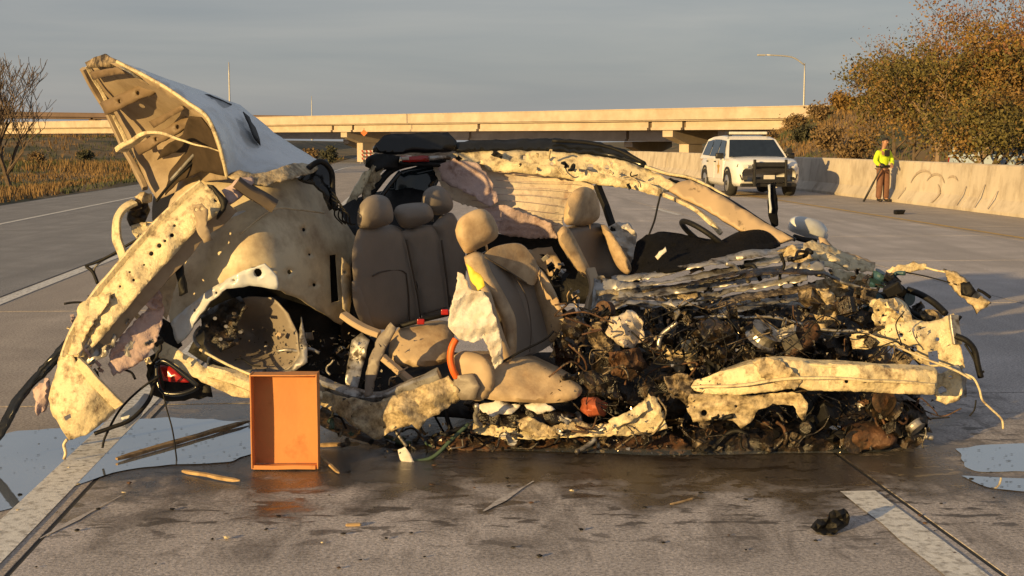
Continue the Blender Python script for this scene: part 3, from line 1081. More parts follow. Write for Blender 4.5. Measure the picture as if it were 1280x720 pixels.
    bm = bmesh.new(); box_into(bm, (2.50, 0, 0.555), (0.02, 0.32, 0.15), bevel=0.006); bm_obj('number_plate', bm, M['white_board'], root, local=True)
    if police:
        pb = empty('push_bumper', (0, 0, 0), 0, root)
        def pbar(nm, c, sz):
            bm = bmesh.new(); box_into(bm, c, sz, bevel=0.015); bm_obj(nm, bm, M['black_plastic'], pb, local=True)
        for sg in (-1, 1):
            pbar('upright', (2.60, sg * 0.45, 0.69), (0.10, 0.07, 0.76))
            pbar('bracket', (2.48, sg * 0.45, 0.46), (0.24, 0.06, 0.10))
        pbar('top_plate', (2.60, 0, 0.93), (0.06, 0.84, 0.13))
        pbar('cross_bar', (2.60, 0, 0.47), (0.06, 0.84, 0.09))
        lb = empty('light_bar', (0, 0, 0), 0, root)
        bm = bmesh.new(); box_into(bm, (-0.15, 0, 1.83), (0.30, 1.18, 0.085), bevel=0.03); bm_obj('lens_cover', bm, M['bar_clear'], lb, local=True)
        for sg in (-1, 1):
            bm = bmesh.new(); box_into(bm, (-0.15, sg * 0.52, 1.775), (0.16, 0.10, 0.06), bevel=0.01); bm_obj('foot', bm, M['black_plastic'], lb, local=True)
            bm = bmesh.new(); box_into(bm, (-0.15, sg * 0.60, 1.83), (0.28, 0.10, 0.083), bevel=0.03); bm_obj('end_cap', bm, M['black_plastic'], lb, local=True)
        # spot lamp on the pillar
        v, f = sweep_data([Vector((0.98, 0.98, 1.30)), Vector((1.10, 0.98, 1.30))], circle(0.085, 10)); mesh_obj('spot_lamp', v, f, M['black_plastic'], root, local=True)
        v, f = sweep_data([Vector((0.80, 0.85, 1.22)), Vector((1.0, 0.98, 1.30))], circle(0.02, 6)); mesh_obj('spot_lamp_arm', v, f, M['black_plastic'], root, local=True)
    return root


rz_car = math.atan2(-RC, -RS)
car('patrol_car', 'white patrol vehicle with light bar and black push bumper on the shoulder', M['suv_white'], W(10.22, 40.5), rz_car)
pc = on_ground(1302, 44)
car('parked_car', 'pale blue car standing behind the barrier under the trees', M['car_blue'], pc, rz_car + 0.5, police=False)

# ------------------------------------------------------------------ person in a hi-vis jacket
M['skin'] = mat('skin', (0.36, 0.19, 0.12), 0.55, var=0.08)
M['hivis'] = mat('hi_vis_fabric', (0.55, 0.72, 0.02), 0.7, var=0.12, vscale=9, bump=0.4, bscale=18)
M['trousers'] = mat('brown_trousers', (0.155, 0.075, 0.05), 0.9, var=0.2, vscale=6, bump=0.4, bscale=14)
M['boot'] = mat('dark_boots', (0.02, 0.016, 0.014), 0.6, var=0.2)
M['black_cloth'] = mat('black_cloth', (0.014, 0.013, 0.013), 0.85, var=0.3)


def skin_mesh(name, nodes, edges, radii, mt, parent, root=0, sub=2):
    me = bpy.data.meshes.new(name)
    me.from_pydata(nodes, edges, [])
    me.materials.append(mt)
    o = bpy.data.objects.new(name, me)
    COL.objects.link(o)
    o.parent = parent
    md = o.modifiers.new('skin', 'SKIN')
    md.use_smooth_shade = True
    md.branch_smoothing = 0.4
    sv = me.skin_vertices[0].data
    for i, r_ in enumerate(radii):
        sv[i].radius = (r_, r_) if not isinstance(r_, tuple) else r_
        sv[i].use_root = (i == root)
    ms = o.modifiers.new('sub', 'SUBSURF')
    ms.levels = sub; ms.render_levels = sub
    return o


pp = W(12.42, 34.9)
person = empty('person', pp, R(20))
tag(person, 'person in a yellow hi-vis jacket and brown trousers standing against the barrier', 'person')
N = {}
nodes, radii, edges = [], [], []


def nd(key, co, r_, par=None):
    N[key] = len(nodes)
    nodes.append(co); radii.append(r_)
    if par is not None: edges.append((N[par], N[key]))


# local axes: +x to the person's left (viewer's right), -y is the way the person faces
nd('pelvis', (0, 0, .86), (.13, .10)); nd('waist', (0, 0, 1.02), (.125, .095), 'pelvis'); nd('chest', (0, .01, 1.22), (.15, .10), 'waist')
nd('neckb', (0, .005, 1.37), (.07, .065), 'chest'); nd('neck', (0, -.01, 1.43), (.05, .05), 'neckb'); nd('head0', (.01, -.03, 1.50), (.072, .08), 'neck'); nd('head1', (.015, -.045, 1.575), (.078, .092), 'head0'); nd('head2', (.015, -.03, 1.63), (.05, .06), 'head1')
for sg, k in ((-1, 'r'), (1, 'l')):
    nd('hip' + k, (sg * .09, 0, .80), .09, 'pelvis'); nd('knee' + k, (sg * .10, -.01, .45), .062, 'hip' + k); nd('ankle' + k, (sg * .105, .02, .09), .042, 'knee' + k); nd('toe' + k, (sg * .13, -.15, .035), .035, 'ankle' + k)
    nd('sh' + k, (sg * .16, .01, 1.31), .065, 'chest')
hands = {'r': (-.20, -.20, .93), 'l': (.10, -.22, .96)}
nd('elr', (-.255, .0, 1.06), .048, 'shr'); nd('ell', (.26, .0, 1.06), .048, 'shl')
for k, sg in (('r', -1), ('l', 1)):
    h = Vector(hands[k]); e = Vector(nodes[N['el' + k]])
    d = (h - e).normalized()
    nd('wr' + k, tuple(h - d * 0.03), .030, 'el' + k)
    nd('palm' + k, tuple(h + d * 0.04), (.036, .022), 'wr' + k)
    side = d.cross(Vector((0, 0, 1))).normalized()
    for i, (o_, L) in enumerate(((-.030, .06), (-.010, .072), (.010, .068), (.028, .055))):
        b0 = h + d * 0.08 + side * o_
        nd('f%s%d' % (k, i), tuple(b0), .0095, 'palm' + k)
        nd('g%s%d' % (k, i), tuple(b0 + d * L * 0.5 + Vector((0, 0, -.008))), .0085, 'f%s%d' % (k, i))
        nd('i%s%d' % (k, i), tuple(b0 + d * L * 0.7 + Vector((0, 0, -.035))), .0075, 'g%s%d' % (k, i))
    t0 = h + d * 0.03 - side * 0.042 * sg
    nd('t' + k, tuple(t0), .011, 'palm' + k); nd('u' + k, tuple(t0 + d * 0.04 + Vector((0, 0, -.012))), .009, 't' + k)
skin_mesh('body', nodes, edges, radii, M['skin'], person)
# face: nose, eyes, ears
bm = bmesh.new()
box_into(bm, (.015, -.145, 1.555), (.022, .035, .04), bevel=0.008)
bm_obj('nose', bm, M['skin'], person, True, local=True)
for sg in (-1, 1):
    bm = bmesh.new(); box_into(bm, (.015 + sg * .03, -.126, 1.582), (.022, .012, .010), bevel=0.004); bm_obj('eye', bm, M['black_cloth'], person, local=True)
    bm = bmesh.new(); box_into(bm, (.015 + sg * .082, -.03, 1.56), (.016, .035, .055), bevel=0.007); bm_obj('ear', bm, M['skin'], person, True, local=True)
bm = bmesh.new(); box_into(bm, (.015, -.128, 1.518), (.042, .012, .008), bevel=0.003); bm_obj('mouth', bm, M['trousers'], person, local=True)
# jacket: torso and sleeves
jn = [(0, 0, .90), (0, 0, 1.03), (0, .01, 1.22), (0, .005, 1.38), (-.165, .01, 1.31), (-.26, .0, 1.06), (-.215, -.15, .955), (.165, .01, 1.31), (.265, .0, 1.06), (.15, -.17, .975)]
jr = [(.165, .125), (.155, .12), (.178, .13), (.085, .08), .083, .068, .052, .083, .068, .052]
skin_mesh('jacket', jn, [(0, 1), (1, 2), (2, 3), (2, 4), (4, 5), (5, 6), (2, 7), (7, 8), (8, 9)], jr, M['hivis'], person, 1)
tn = [(0, 0, .92), (-.085, 0, .80), (-.105, -.01, .45), (-.11, .02, .07), (.085, 0, .80), (.105, -.01, .45), (.11, .02, .07)]
skin_mesh('trousers', tn, [(0, 1), (1, 2), (2, 3), (0, 4), (4, 5), (5, 6)], [(.15, .12), .108, .090, .082, .108, .090, .082], M['trousers'], person)
for sg in (-1, 1):
    skin_mesh('boot', [(sg * .11, .03, .10), (sg * .11, .02, .05), (sg * .135, -.16, .045)], [(0, 1), (1, 2)], [.055, .052, .046], M['boot'], person)
skin_mesh('knit_cap', [(.015, -.02, 1.575), (.015, -.02, 1.64), (.015, -.02, 1.68)], [(0, 1), (1, 2)], [(.098, .098), (.092, .092), (.05, .05)], M['black_cloth'], person)
bm = bmesh.new(); box_into(bm, (0.0, -.150, 1.27), (.15, .04, .17), bevel=0.012); bm_obj('chest_harness', bm, M['black_cloth'], person, local=True)
bm = bmesh.new(); box_into(bm, (0, -.01, .925), (.31, .25, .07), bevel=0.02); bm_obj('belt', bm, M['boot'], person, local=True)
# pole held in the hand and resting on the road
hw_ = person.matrix_basis @ Vector((-.23, -.25, .91))
ft = ground_pt(1083, 249); 
ft = W(11.95, 35.0, 0.0)
top = hw_ + (hw_ - ft).normalized() * 0.05
sp_root = empty('survey_pole', ft)
tag(sp_root, 'dark survey pole leaning from the hand of the person in hi-vis to the road', 'pole')
v, f = sweep_data([ft, ft.lerp(top, 0.55)], circle(0.030, 8)); mesh_obj('shaft', v, f, M['dark_metal'], sp_root, True)
v, f = sweep_data([ft.lerp(top, 0.55), top], circle(0.021, 8)); mesh_obj('shaft', v, f, M['dark_metal'], sp_root, True)
v, f = sweep_data([ft.lerp(top, 0.94), ft.lerp(top, 1.04)], circle(0.055, 8)); mesh_obj('grip', v, f, M['black_plastic'], sp_root, True)
# ------------------------------------------------------------------ tools for torn and crumpled parts
def inside(poly, x, y):
    c = False
    n = len(poly)
    j = n - 1
    for i in range(n):
        xi, yi = poly[i]; xj, yj = poly[j]
        if (yi > y) != (yj > y) and x < (xj - xi) * (y - yi) / (yj - yi) + xi:
            c = not c
        j = i
    return c


def ridge(p):
    return 1.0 - 2.2 * abs(noise.noise(p))


def crump(p, seed):
    q = p + Vector((seed * 3.7, seed * 1.9, -seed * 2.3))
    return 0.55 * ridge(q) + 0.30 * ridge(q * 2.3 + Vector((5, 1, 2))) + 0.16 * ridge(q * 5.1) + 0.30 * noise.noise(q * 0.6)


_FD = {}


def fold(p, seed):
    """Straight sharp creases, as in bent sheet metal."""
    if seed not in _FD:
        rq = random.Random(seed * 31 + 1)
        _FD[seed] = [(Vector((rq.uniform(-1, 1), rq.uniform(-.5, .5), rq.uniform(-1, 1))).normalized(), rq.uniform(0, 1)) for _ in range(4)]
    v = 0.0
    w = 0.22 * noise.noise(p * 0.8 + Vector((seed, 0, 0)))
    for (d, ph), f, a in zip(_FD[seed], (0.55, 1.0, 1.9, 3.4), (0.42, 0.34, 0.20, 0.10)):
        t = (p.dot(d) * f + ph + w) % 1.0
        v += a * (4.0 * abs(t - 0.5) - 1.0)
    return v


def tri_region(outline, holes, step, rag, seed):
    """Triangulated points of a picture-plane outline; returns (xy list, triangles, on-boundary flags)."""
    rg = random.Random(seed * 13 + 5)
    poly = []
    n = len(outline)
    for i in range(n):
        a, b = outline[i], outline[(i + 1) % n]
        L = math.hypot(b[0] - a[0], b[1] - a[1])
        k = max(1, int(L / step))
        for j in range(k):
            t = j / k
            r_ = rag if j else rag * 0.3
            poly.append((a[0] + (b[0] - a[0]) * t + rg.uniform(-r_, r_), a[1] + (b[1] - a[1]) * t + rg.uniform(-r_, r_)))
    hl = []
    for h in holes:
        if len(h) == 3 and not isinstance(h[0], (tuple, list)):
            hl.append([(h[0] + h[2] * math.cos(k * math.pi / 5), h[1] + h[2] * math.sin(k * math.pi / 5)) for k in range(10)])
        else:
            hl.append([tuple(q[:2]) for q in h])
    pts = [Vector(p) for p in poly]
    edges = [(i, (i + 1) % len(poly)) for i in range(len(poly))]
    for h in hl:
        o = len(pts)
        pts += [Vector(p) for p in h]
        edges += [(o + i, o + (i + 1) % len(h)) for i in range(len(h))]
    nb = len(pts)
    B = np.array([tuple(p) for p in pts])
    xs = [p[0] for p in poly]; ys = [p[1] for p in poly]
    y = min(ys) + step * 0.5
    row = 0
    while y < max(ys):
        x = min(xs) + (step * 0.5 if row % 2 else step * 0.1)
        while x < max(xs):
            qx, qy = x + rg.uniform(-.3, .3) * step, y + rg.uniform(-.3, .3) * step
            if inside(poly, qx, qy) and not any(inside(h, qx, qy) for h in hl):
                if np.min((B[:, 0] - qx) ** 2 + (B[:, 1] - qy) ** 2) > (0.45 * step) ** 2:
                    pts.append(Vector((qx, qy)))
            x += step
        y += step * 0.87
        row += 1
    vc, ec, fc, ov, oe, of = delaunay_2d_cdt(pts, edges, [], 0, 1e-5)
    F = []
    for f in fc:
        cx_ = sum(vc[i].x for i in f) / len(f); cy_ = sum(vc[i].y for i in f) / len(f)
        if inside(poly, cx_, cy_) and not any(inside(h, cx_, cy_) for h in hl):
            F.append(tuple(f))
    bnd = [bool(o) and min(o) < nb for o in ov]
    return [(v.x, v.y) for v in vc], F, bnd


def depth_fn(outline, ctrl, lam=25.0):
    """Smooth (thin-plate) depth through the outline and control points."""
    C = np.array([tuple(q[:3]) for q in list(outline) + list(ctrl)], dtype=float)
    X = C[:, :2] / 10.0
    n = len(X)
    d2 = ((X[:, None, :] - X[None, :, :]) ** 2).sum(-1)
    K = 0.5 * d2 * np.log(d2 + 1e-9) + np.eye(n) * lam * 0.1
    Q = np.hstack([np.ones((n, 1)), X])
    A = np.zeros((n + 3, n + 3))
    A[:n, :n] = K; A[:n, n:] = Q; A[n:, :n] = Q.T
    sol = np.linalg.lstsq(A, np.concatenate([C[:, 2], np.zeros(3)]), rcond=None)[0]
    w, a = sol[:n], sol[n:]

    def f(x, y):
        dx = X[:, 0] - x / 10.0; dy = X[:, 1] - y / 10.0
        r2 = dx * dx + dy * dy
        return float((w * 0.5 * r2 * np.log(r2 + 1e-9)).sum() + a[0] + a[1] * x / 10.0 + a[2] * y / 10.0)
    return f


def panel(name, outline, mt, parent, ctrl=(), holes=(), step=9, cr=0.02, fr=7.0, rag=1.0, thick=0.004, seed=1, pleat=None, angle=38, soft=False, dent=0.0028):
    """Torn sheet: outline vertices are (px, py, depth)."""
    xy, F, bnd = tri_region([q[:2] for q in outline], holes, step, rag, seed)
    df = depth_fn(outline, ctrl)
    V = []
    for (x, y) in xy:
        Y = df(x, y)
        p = P(x, y, Y)
        d = cr * (crump(p * fr, seed) if soft else fold(p * fr, seed))
        d += dent * crump(p * 13.0, seed + 50)
        if pleat:
            d += pleat[0] * math.sin((y + pleat[2] * x + 3.0 * noise.noise(p * 4)) * pleat[1])
        V.append(P(x, y, Y + d))
    F = [f for f in F]
    me = bpy.data.meshes.new(name)
    me.from_pydata([tuple(v) for v in V], [], F)
    me.validate()
    # face the camera
    bm = bmesh.new(); bm.from_mesh(me)
    loose = [v for v in bm.verts if not v.link_faces]
    bmesh.ops.delete(bm, geom=loose, context='VERTS')
    bm.normal_update()
    for f in bm.faces:
        c = f.calc_center_median() - Vector((0, 0, EYE))
        if f.normal.dot(c) > 0: f.normal_flip()
    bmesh.ops.recalc_face_normals(bm, faces=[])
    bm.to_mesh(me); bm.free()
    me.polygons.foreach_set('use_smooth', [True] * len(me.polygons))
    me.set_sharp_from_angle(angle=R(angle))
    me.materials.append(mt)
    o = bpy.data.objects.new(name, me)
    link(o, parent)
    md = o.modifiers.new('thickness', 'SOLIDIFY')
    md.thickness = thick
    md.offset = -1
    return o


def cushion(name, outline, mt, parent, ctrl=(), thick=0.12, bulge=0.05, edge=14.0, step=7, cr=0.004, fr=6.0, seed=1, prof=None):
    """Padded closed body: bulging front, flat back, thickness along the view depth."""
    sm = [(q[0], q[1]) for q in outline]
    o3 = smooth_path([Vector((q[0], q[1], q[2])) for q in outline] + [Vector(outline[0])], 4)[:-1]
    xy, F, bnd = tri_region([(q.x, q.y) for q in o3], (), step, 0.0, seed)
    df = depth_fn([(q.x, q.y, q.z) for q in o3], ctrl)
    B = np.array([(q.x, q.y) for q in o3])
    B2 = np.vstack([B + (np.roll(B, -1, 0) - B) * t for t in (0, .33, .66)])
    V = []
    for (x, y), b in zip(xy, bnd):
        Y = df(x, y)
        e = 0.0 if b else math.sqrt(np.min((B2[:, 0] - x) ** 2 + (B2[:, 1] - y) ** 2))
        t = min(1.0, e / edge)
        h = bulge * math.sqrt(max(0.0, 1 - (1 - t) ** 2))
        p = P(x, y, Y)
        d = -h + (cr * crump(p * fr, seed) if not b else 0)
        if prof and not b:
            d += prof(x, y)
        V.append(P(x, y, Y + d))
    n = len(V)
    # back sheet
    for (x, y), b in zip(xy, bnd):
        Y = df(x, y)
        e = 0.0 if b else math.sqrt(np.min((B2[:, 0] - x) ** 2 + (B2[:, 1] - y) ** 2))
        t = min(1.0, e / edge)
        V.append(P(x, y, Y) + Vector((0, thick * (0.55 + 0.45 * math.sqrt(max(0, 1 - (1 - t) ** 2))), 0)))
    # orient front faces to the camera
    FF = []
    for f in F:
        a, b_, c = (Vector(V[i]) for i in f[:3])
        nn = (b_ - a).cross(c - a)
        if nn.dot(a - Vector((0, 0, EYE))) > 0: f = tuple(reversed(f))
        FF.append(f)
    from collections import Counter
    ec = Counter()
    for f in FF:
        for i in range(len(f)):
            ec[(f[i], f[(i + 1) % len(f)])] += 1
    side = []
    for (a, b_) in list(ec):
        if (b_, a) not in ec:
            side.append((b_, a, a + n, b_ + n))
    faces = FF + [tuple(i + n for i in reversed(f)) for f in FF] + side
    o = mesh_obj(name, V, faces, mt, parent, True)
    o.data.set_sharp_from_angle(angle=R(55))
    return o


def beam(name, path, w, h, mt, parent, cr=0.012, seed=1, n=5, fr=9.0, taper=None):
    """Bent box section along (px, py, depth) points; w across, h along the section's other axis (metres)."""
    pts = smooth_path([P(*q) for q in path], n)
    b = min(w, h) * 0.16
    ring = [(-w / 2 + b, -h / 2), (w / 2 - b, -h / 2), (w / 2, -h / 2 + b), (w / 2, h / 2 - b), (w / 2 - b, h / 2), (-w / 2 + b, h / 2), (-w / 2, h / 2 - b), (-w / 2, -h / 2 + b)]
    rad = None
    if taper:
        k = len(pts) - 1
        rad = [taper[0] + (taper[1] - taper[0]) * i / k for i in range(k + 1)]
    V, F = sweep_data(pts, ring, rad)
    out = []
    for i, v in enumerate(V):
        q = v * fr
        out.append(v + Vector((noise.noise(q + Vector((seed, 0, 0))), noise.noise(q + Vector((0, seed + 7, 0))), noise.noise(q + Vector((0, 0, seed + 3))))) * cr)
    o = mesh_obj(name, out, F, mt, parent, True)
    o.data.set_sharp_from_angle(angle=R(40))
    return o


def hose(name, path, r_, mt, parent, n=6, res=7):
    pts = smooth_path([P(*q) for q in path], n)
    v, f = sweep_data(pts, circle(r_, res))
    return mesh_obj(name, v, f, mt, parent, True)


# ------------------------------------------------------------------ wreck materials
GR = (0.060, 0.043, 0.030)
M['paint'] = mat('white_panel_paint', (0.56, 0.60, 0.645), 0.25, var=0.06, vscale=3, coat=0.5, dirt=(0.34, 0.32, 0.29), damt=0.36, dscale=4, dsoft=0.16, bump=0.08, bscale=8)
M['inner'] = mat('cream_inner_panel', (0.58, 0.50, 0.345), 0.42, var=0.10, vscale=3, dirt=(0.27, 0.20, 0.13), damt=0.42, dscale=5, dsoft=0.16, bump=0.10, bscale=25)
M['rib'] = mat('shade_brown_rib', (0.17, 0.12, 0.072), 0.6, var=0.12, vscale=5)  # rib brown deepened to paint shade bands inside the lid
M['inner_shade'] = mat('shaded_cream_panel', (0.33, 0.262, 0.185), 0.6, var=0.12, vscale=5, dirt=(0.16, 0.115, 0.075), damt=0.42, dscale=5, dsoft=0.14)  # darker copy of the cream panel, shade painted into its colour
M['rail'] = mat('cream_body_rail', (0.62, 0.53, 0.345), 0.40, var=0.09, vscale=5, dirt=(0.16, 0.11, 0.065), damt=0.41, dscale=17, dsoft=0.10, bump=0.35, bscale=70)
M['grimy'] = mat('grimy_cream_metal', (0.52, 0.425, 0.27), 0.45, var=0.15, vscale=8, dirt=(0.10, 0.068, 0.040), damt=0.46, dscale=26, dsoft=0.14, bump=0.5, bscale=30)
M['grimier'] = mat('oil_stained_metal', (0.36, 0.28, 0.18), 0.40, var=0.2, vscale=9, dirt=(0.028, 0.020, 0.014), damt=0.56, dscale=26, dsoft=0.12, bump=0.6, bscale=30)
M['steel'] = mat('torn_grey_steel', (0.36, 0.35, 0.34), 0.38, metal=0.55, var=0.2, vscale=9, dirt=(0.05, 0.038, 0.03), damt=0.44, dscale=14, dsoft=0.08)
M['oily'] = mat('oily_black_metal', (0.014, 0.011, 0.009), 0.32, var=0.5, vscale=14, spec=0.6, dirt=(0.060, 0.036, 0.018), damt=0.42, dscale=14, dsoft=0.08, bump=0.6, bscale=45)
M['black'] = mat('matt_black_plastic_and_shade', (0.006, 0.006, 0.007), 0.6, var=0.35, vscale=15, bump=0.2, bscale=60, spec=0.3)
M['gloss_black'] = mat('glossy_black_trim', (0.010, 0.011, 0.013), 0.22, var=0.2, vscale=20)
M['rust'] = mat('rusty_cast_metal', (0.10, 0.048, 0.024), 0.6, var=0.4, vscale=12, dirt=(0.03, 0.018, 0.012), damt=0.48, dscale=14, dsoft=0.08, bump=0.6, bscale=40)
M['aluminium'] = mat('scratched_aluminium', (0.50, 0.47, 0.42), 0.32, metal=0.8, var=0.2, vscale=16, dirt=(0.05, 0.035, 0.025), damt=0.45, dscale=15, dsoft=0.08)
M['leather'] = mat('shaded_tan_leather', (0.20, 0.172, 0.148), 0.5, var=0.07, vscale=8, bump=0.10, bscale=90)  # darker copy of the tan leather, for seat parts in shade
M['leather_lit_dusty'] = mat('lit_dusty_tan_leather', (0.47, 0.355, 0.225), 0.6, var=0.10, vscale=9, dirt=(0.25, 0.165, 0.10), damt=0.42, dscale=8, dsoft=0.14, bump=0.12, bscale=70)  # paler copy for sunlit padding: light painted in along with dust
M['seam'] = mat('dark_seat_seam', (0.085, 0.066, 0.052), 0.8, var=0.2)
M['airbag'] = mat('white_airbag_nylon', (0.62, 0.60, 0.57), 0.75, var=0.08, vscale=8, dirt=(0.40, 0.32, 0.24), damt=0.42, dscale=9, dsoft=0.15, bump=0.4, bscale=35)
M['liner'] = mat('cream_headliner', (0.62, 0.535, 0.43), 0.85, var=0.08, vscale=6, dirt=(0.34, 0.22, 0.16), damt=0.36, dscale=10, dsoft=0.10, bump=0.3, bscale=45)
M['pink'] = mat('pinkish_cloth_and_shade', (0.47, 0.36, 0.35), 0.85, var=0.12, vscale=10, dirt=(0.20, 0.12, 0.10), damt=0.40, dscale=12, dsoft=0.1, bump=0.4, bscale=50)
M['trim'] = mat('tan_plastic_trim', (0.42, 0.315, 0.205), 0.55, var=0.06, vscale=6, dirt=GR, damt=0.34, dscale=10, dsoft=0.05)
M['navy'] = mat('navy_black_cloth', (0.0035, 0.0038, 0.006), 0.9, var=0.35, vscale=16, bump=0.5, bscale=40, spec=0.15)
M['glass'] = mat('dark_tinted_glass', (0.008, 0.014, 0.018), 0.08, var=0.2, spec=0.6)
M['orange'] = mat('orange_plastic', (0.72, 0.13, 0.02), 0.5, var=0.1)
M['yellow'] = mat('yellow_tag', (0.80, 0.60, 0.06), 0.6, var=0.1)
M['teal'] = mat('blue_green_plastic', (0.03, 0.075, 0.095), 0.35, var=0.3, vscale=20)
M['green_wire'] = mat('green_wire', (0.05, 0.085, 0.055), 0.5, var=0.2)
M['cardboard'] = mat('brown_cardboard', (0.56, 0.245, 0.09), 0.85, var=0.06, vscale=5, bump=0.1, bscale=40, dirt=(0.35, 0.14, 0.05), damt=0.36, dscale=6, dsoft=0.1)
M['wood'] = mat('splintered_wood', (0.42, 0.29, 0.15), 0.8, var=0.25, vscale=14, dirt=(0.16, 0.10, 0.05), damt=0.42, dscale=10, dsoft=0.1)
M['red_cloth'] = mat('scorched_red_plastic', (0.36, 0.09, 0.04), 0.6, var=0.3, vscale=16)

CAR0 = Vector((-0.2, 7.6, 0.0))
wreck = empty('wrecked_car', CAR0)
tag(wreck, 'torn open wreck of a white car with bare seats and a crushed front', 'wrecked car')


def sub(name):
    return empty(name, (0, 0, 0), 0, wreck)


# ================================================================== REAR
# lifted boot lid: outer skin, inner panel with stiffening ribs, rim
lid = panel('boot_lid_skin', [(148, 77, 6.95), (170, 84, 7.05), (205, 97, 7.25), (232, 106, 7.45), (262, 117, 7.6), (300, 131, 7.75), (322, 148, 7.8), (343, 166, 7.8), (366, 181, 7.75), (398, 200, 7.6), (404, 206, 7.5), (385, 212, 7.3),
                              (352, 214, 7.1), (322, 221, 6.95), (284, 222, 6.85), (279, 200, 6.8), (271, 172, 6.78), (258, 146, 6.78), (236, 130, 6.8), (210, 112, 6.84), (180, 95, 6.9)], M['paint'], wreck,
            ctrl=[(300, 170, 7.3), (250, 125, 7.2), (340, 195, 7.3), (300, 205, 7.05), (200, 100, 7.05)], step=7, cr=0.022, fr=3.0, rag=0.6, thick=0.005, seed=4, angle=50)
hose('lid_edge', [(146, 77, 6.93), (180, 94, 6.88), (210, 111, 6.82), (236, 129, 6.78), (258, 145, 6.76), (271, 171, 6.76), (279, 199, 6.78), (284, 222, 6.83)], 0.010, M['rail'], wreck, 8)
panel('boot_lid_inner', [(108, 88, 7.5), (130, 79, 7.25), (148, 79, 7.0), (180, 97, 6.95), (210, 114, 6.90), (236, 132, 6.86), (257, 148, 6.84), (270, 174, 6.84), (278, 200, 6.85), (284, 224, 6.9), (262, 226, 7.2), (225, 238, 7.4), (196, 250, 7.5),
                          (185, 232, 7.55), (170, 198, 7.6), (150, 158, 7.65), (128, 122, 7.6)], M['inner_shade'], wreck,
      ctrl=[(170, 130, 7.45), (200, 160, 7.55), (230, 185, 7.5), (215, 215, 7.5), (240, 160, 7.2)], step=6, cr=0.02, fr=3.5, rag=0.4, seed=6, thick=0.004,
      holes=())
M['lid_shade'] = mat('lid_shade_brown', (0.050, 0.036, 0.025), 0.95, var=0.3, vscale=8, spec=0.2)  # dark brown for added sheets that paint shade inside the lid
panel('lid_shade_sheet', [(236, 146, 6.93), (250, 147, 6.86), (262, 162, 6.86), (271, 184, 6.87), (279, 208, 6.88), (283, 221, 6.90), (252, 214, 7.12), (224, 226, 7.22), (206, 244, 7.30), (212, 214, 7.33), (232, 190, 7.22), (214, 192, 7.32), (196, 200, 7.38), (205, 184, 7.34), (228, 168, 7.12)], M['lid_shade'], wreck,
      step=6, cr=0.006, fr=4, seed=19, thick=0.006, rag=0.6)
panel('lid_shade_sheet', [(112, 90, 7.40), (146, 84, 6.95), (156, 92, 6.92), (130, 96, 7.22), (116, 100, 7.38)], M['rib'], wreck, step=6, cr=0.004, seed=20, thick=0.006, rag=0.5)  # brown band painting shade across the lid
panel('lid_shade_sheet', [(186, 152, 7.34), (226, 132, 6.93), (230, 136, 6.93), (192, 160, 7.30)], M['rib'], wreck, step=6, cr=0.004, seed=23, thick=0.006, rag=0.5)
# ribs across the inner panel
for (a, b, w_) in (((128, 136), (190, 108), 16), ((170, 188), (243, 146), 12)):
    x0, y0 = a; x1, y1 = b
    nx, ny = (y1 - y0), -(x1 - x0)
    L = math.hypot(nx, ny); nx, ny = nx / L * w_ / 2, ny / L * w_ / 2
    panel('lid_rib', [(x0 + nx, y0 + ny, 7.50), (x1 + nx, y1 + ny, 7.08), (x1 - nx, y1 - ny, 7.06), (x0 - nx, y0 - ny, 7.46)], M['rib'], wreck, ctrl=[((x0 + x1) / 2, (y0 + y1) / 2, 7.22)], step=7, cr=0.006, seed=8, thick=0.02,
          holes=[(x0 + (x1 - x0) * .33, y0 + (y1 - y0) * .33, 3.0), (x0 + (x1 - x0) * .7, y0 + (y1 - y0) * .7, 3.0)])
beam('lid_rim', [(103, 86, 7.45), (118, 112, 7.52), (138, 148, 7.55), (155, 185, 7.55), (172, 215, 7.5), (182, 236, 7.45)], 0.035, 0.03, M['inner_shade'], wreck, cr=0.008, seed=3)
beam('lid_rim', [(109, 84, 7.40), (124, 110, 7.45), (143, 146, 7.48), (160, 183, 7.48)], 0.018, 0.02, M['rail'], wreck, cr=0.006, seed=5)
panel('lid_latch', [(106, 78, 7.3), (118, 71, 7.25), (131, 67, 7.2), (147, 77, 7.1), (146, 84, 7.1), (128, 83, 7.2), (110, 86, 7.3)], M['grimier'], wreck, step=5, cr=0.03, seed=9, thick=0.012)
beam('curved_brace', [(152, 188, 7.1), (168, 175, 7.0), (185, 168, 6.95), (205, 168, 6.93), (230, 176, 6.9), (255, 184, 6.88), (276, 189, 6.88)], 0.055, 0.02, M['rail'], wreck, cr=0.010, seed=6, taper=(1.25, 0.25))
hose('gas_strut', [(214, 225, 7.25), (232, 205, 7.2), (246, 190, 7.15)], 0.010, M['steel'], wreck)
hose('gas_strut', [(195, 252, 7.1), (215, 228, 7.15), (250, 195, 7.2)], 0.008, M['black'], wreck)
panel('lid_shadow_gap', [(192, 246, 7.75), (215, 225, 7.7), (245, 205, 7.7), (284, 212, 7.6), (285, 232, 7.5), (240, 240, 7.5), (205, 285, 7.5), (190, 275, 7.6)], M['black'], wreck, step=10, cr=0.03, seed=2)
panel('lid_hinge_plate', [(150, 83, 6.96), (175, 92, 7.0), (200, 106, 7.12), (208, 112, 7.1), (192, 108, 7.02), (165, 93, 6.95)], M['steel'], wreck, step=6, cr=0.01, seed=15)
panel('lid_vent', [(250, 117, 7.46), (262, 118, 7.5), (290, 130, 7.6), (288, 134, 7.57), (268, 125, 7.5)], M['black'], wreck, step=6, cr=0.004, seed=16)
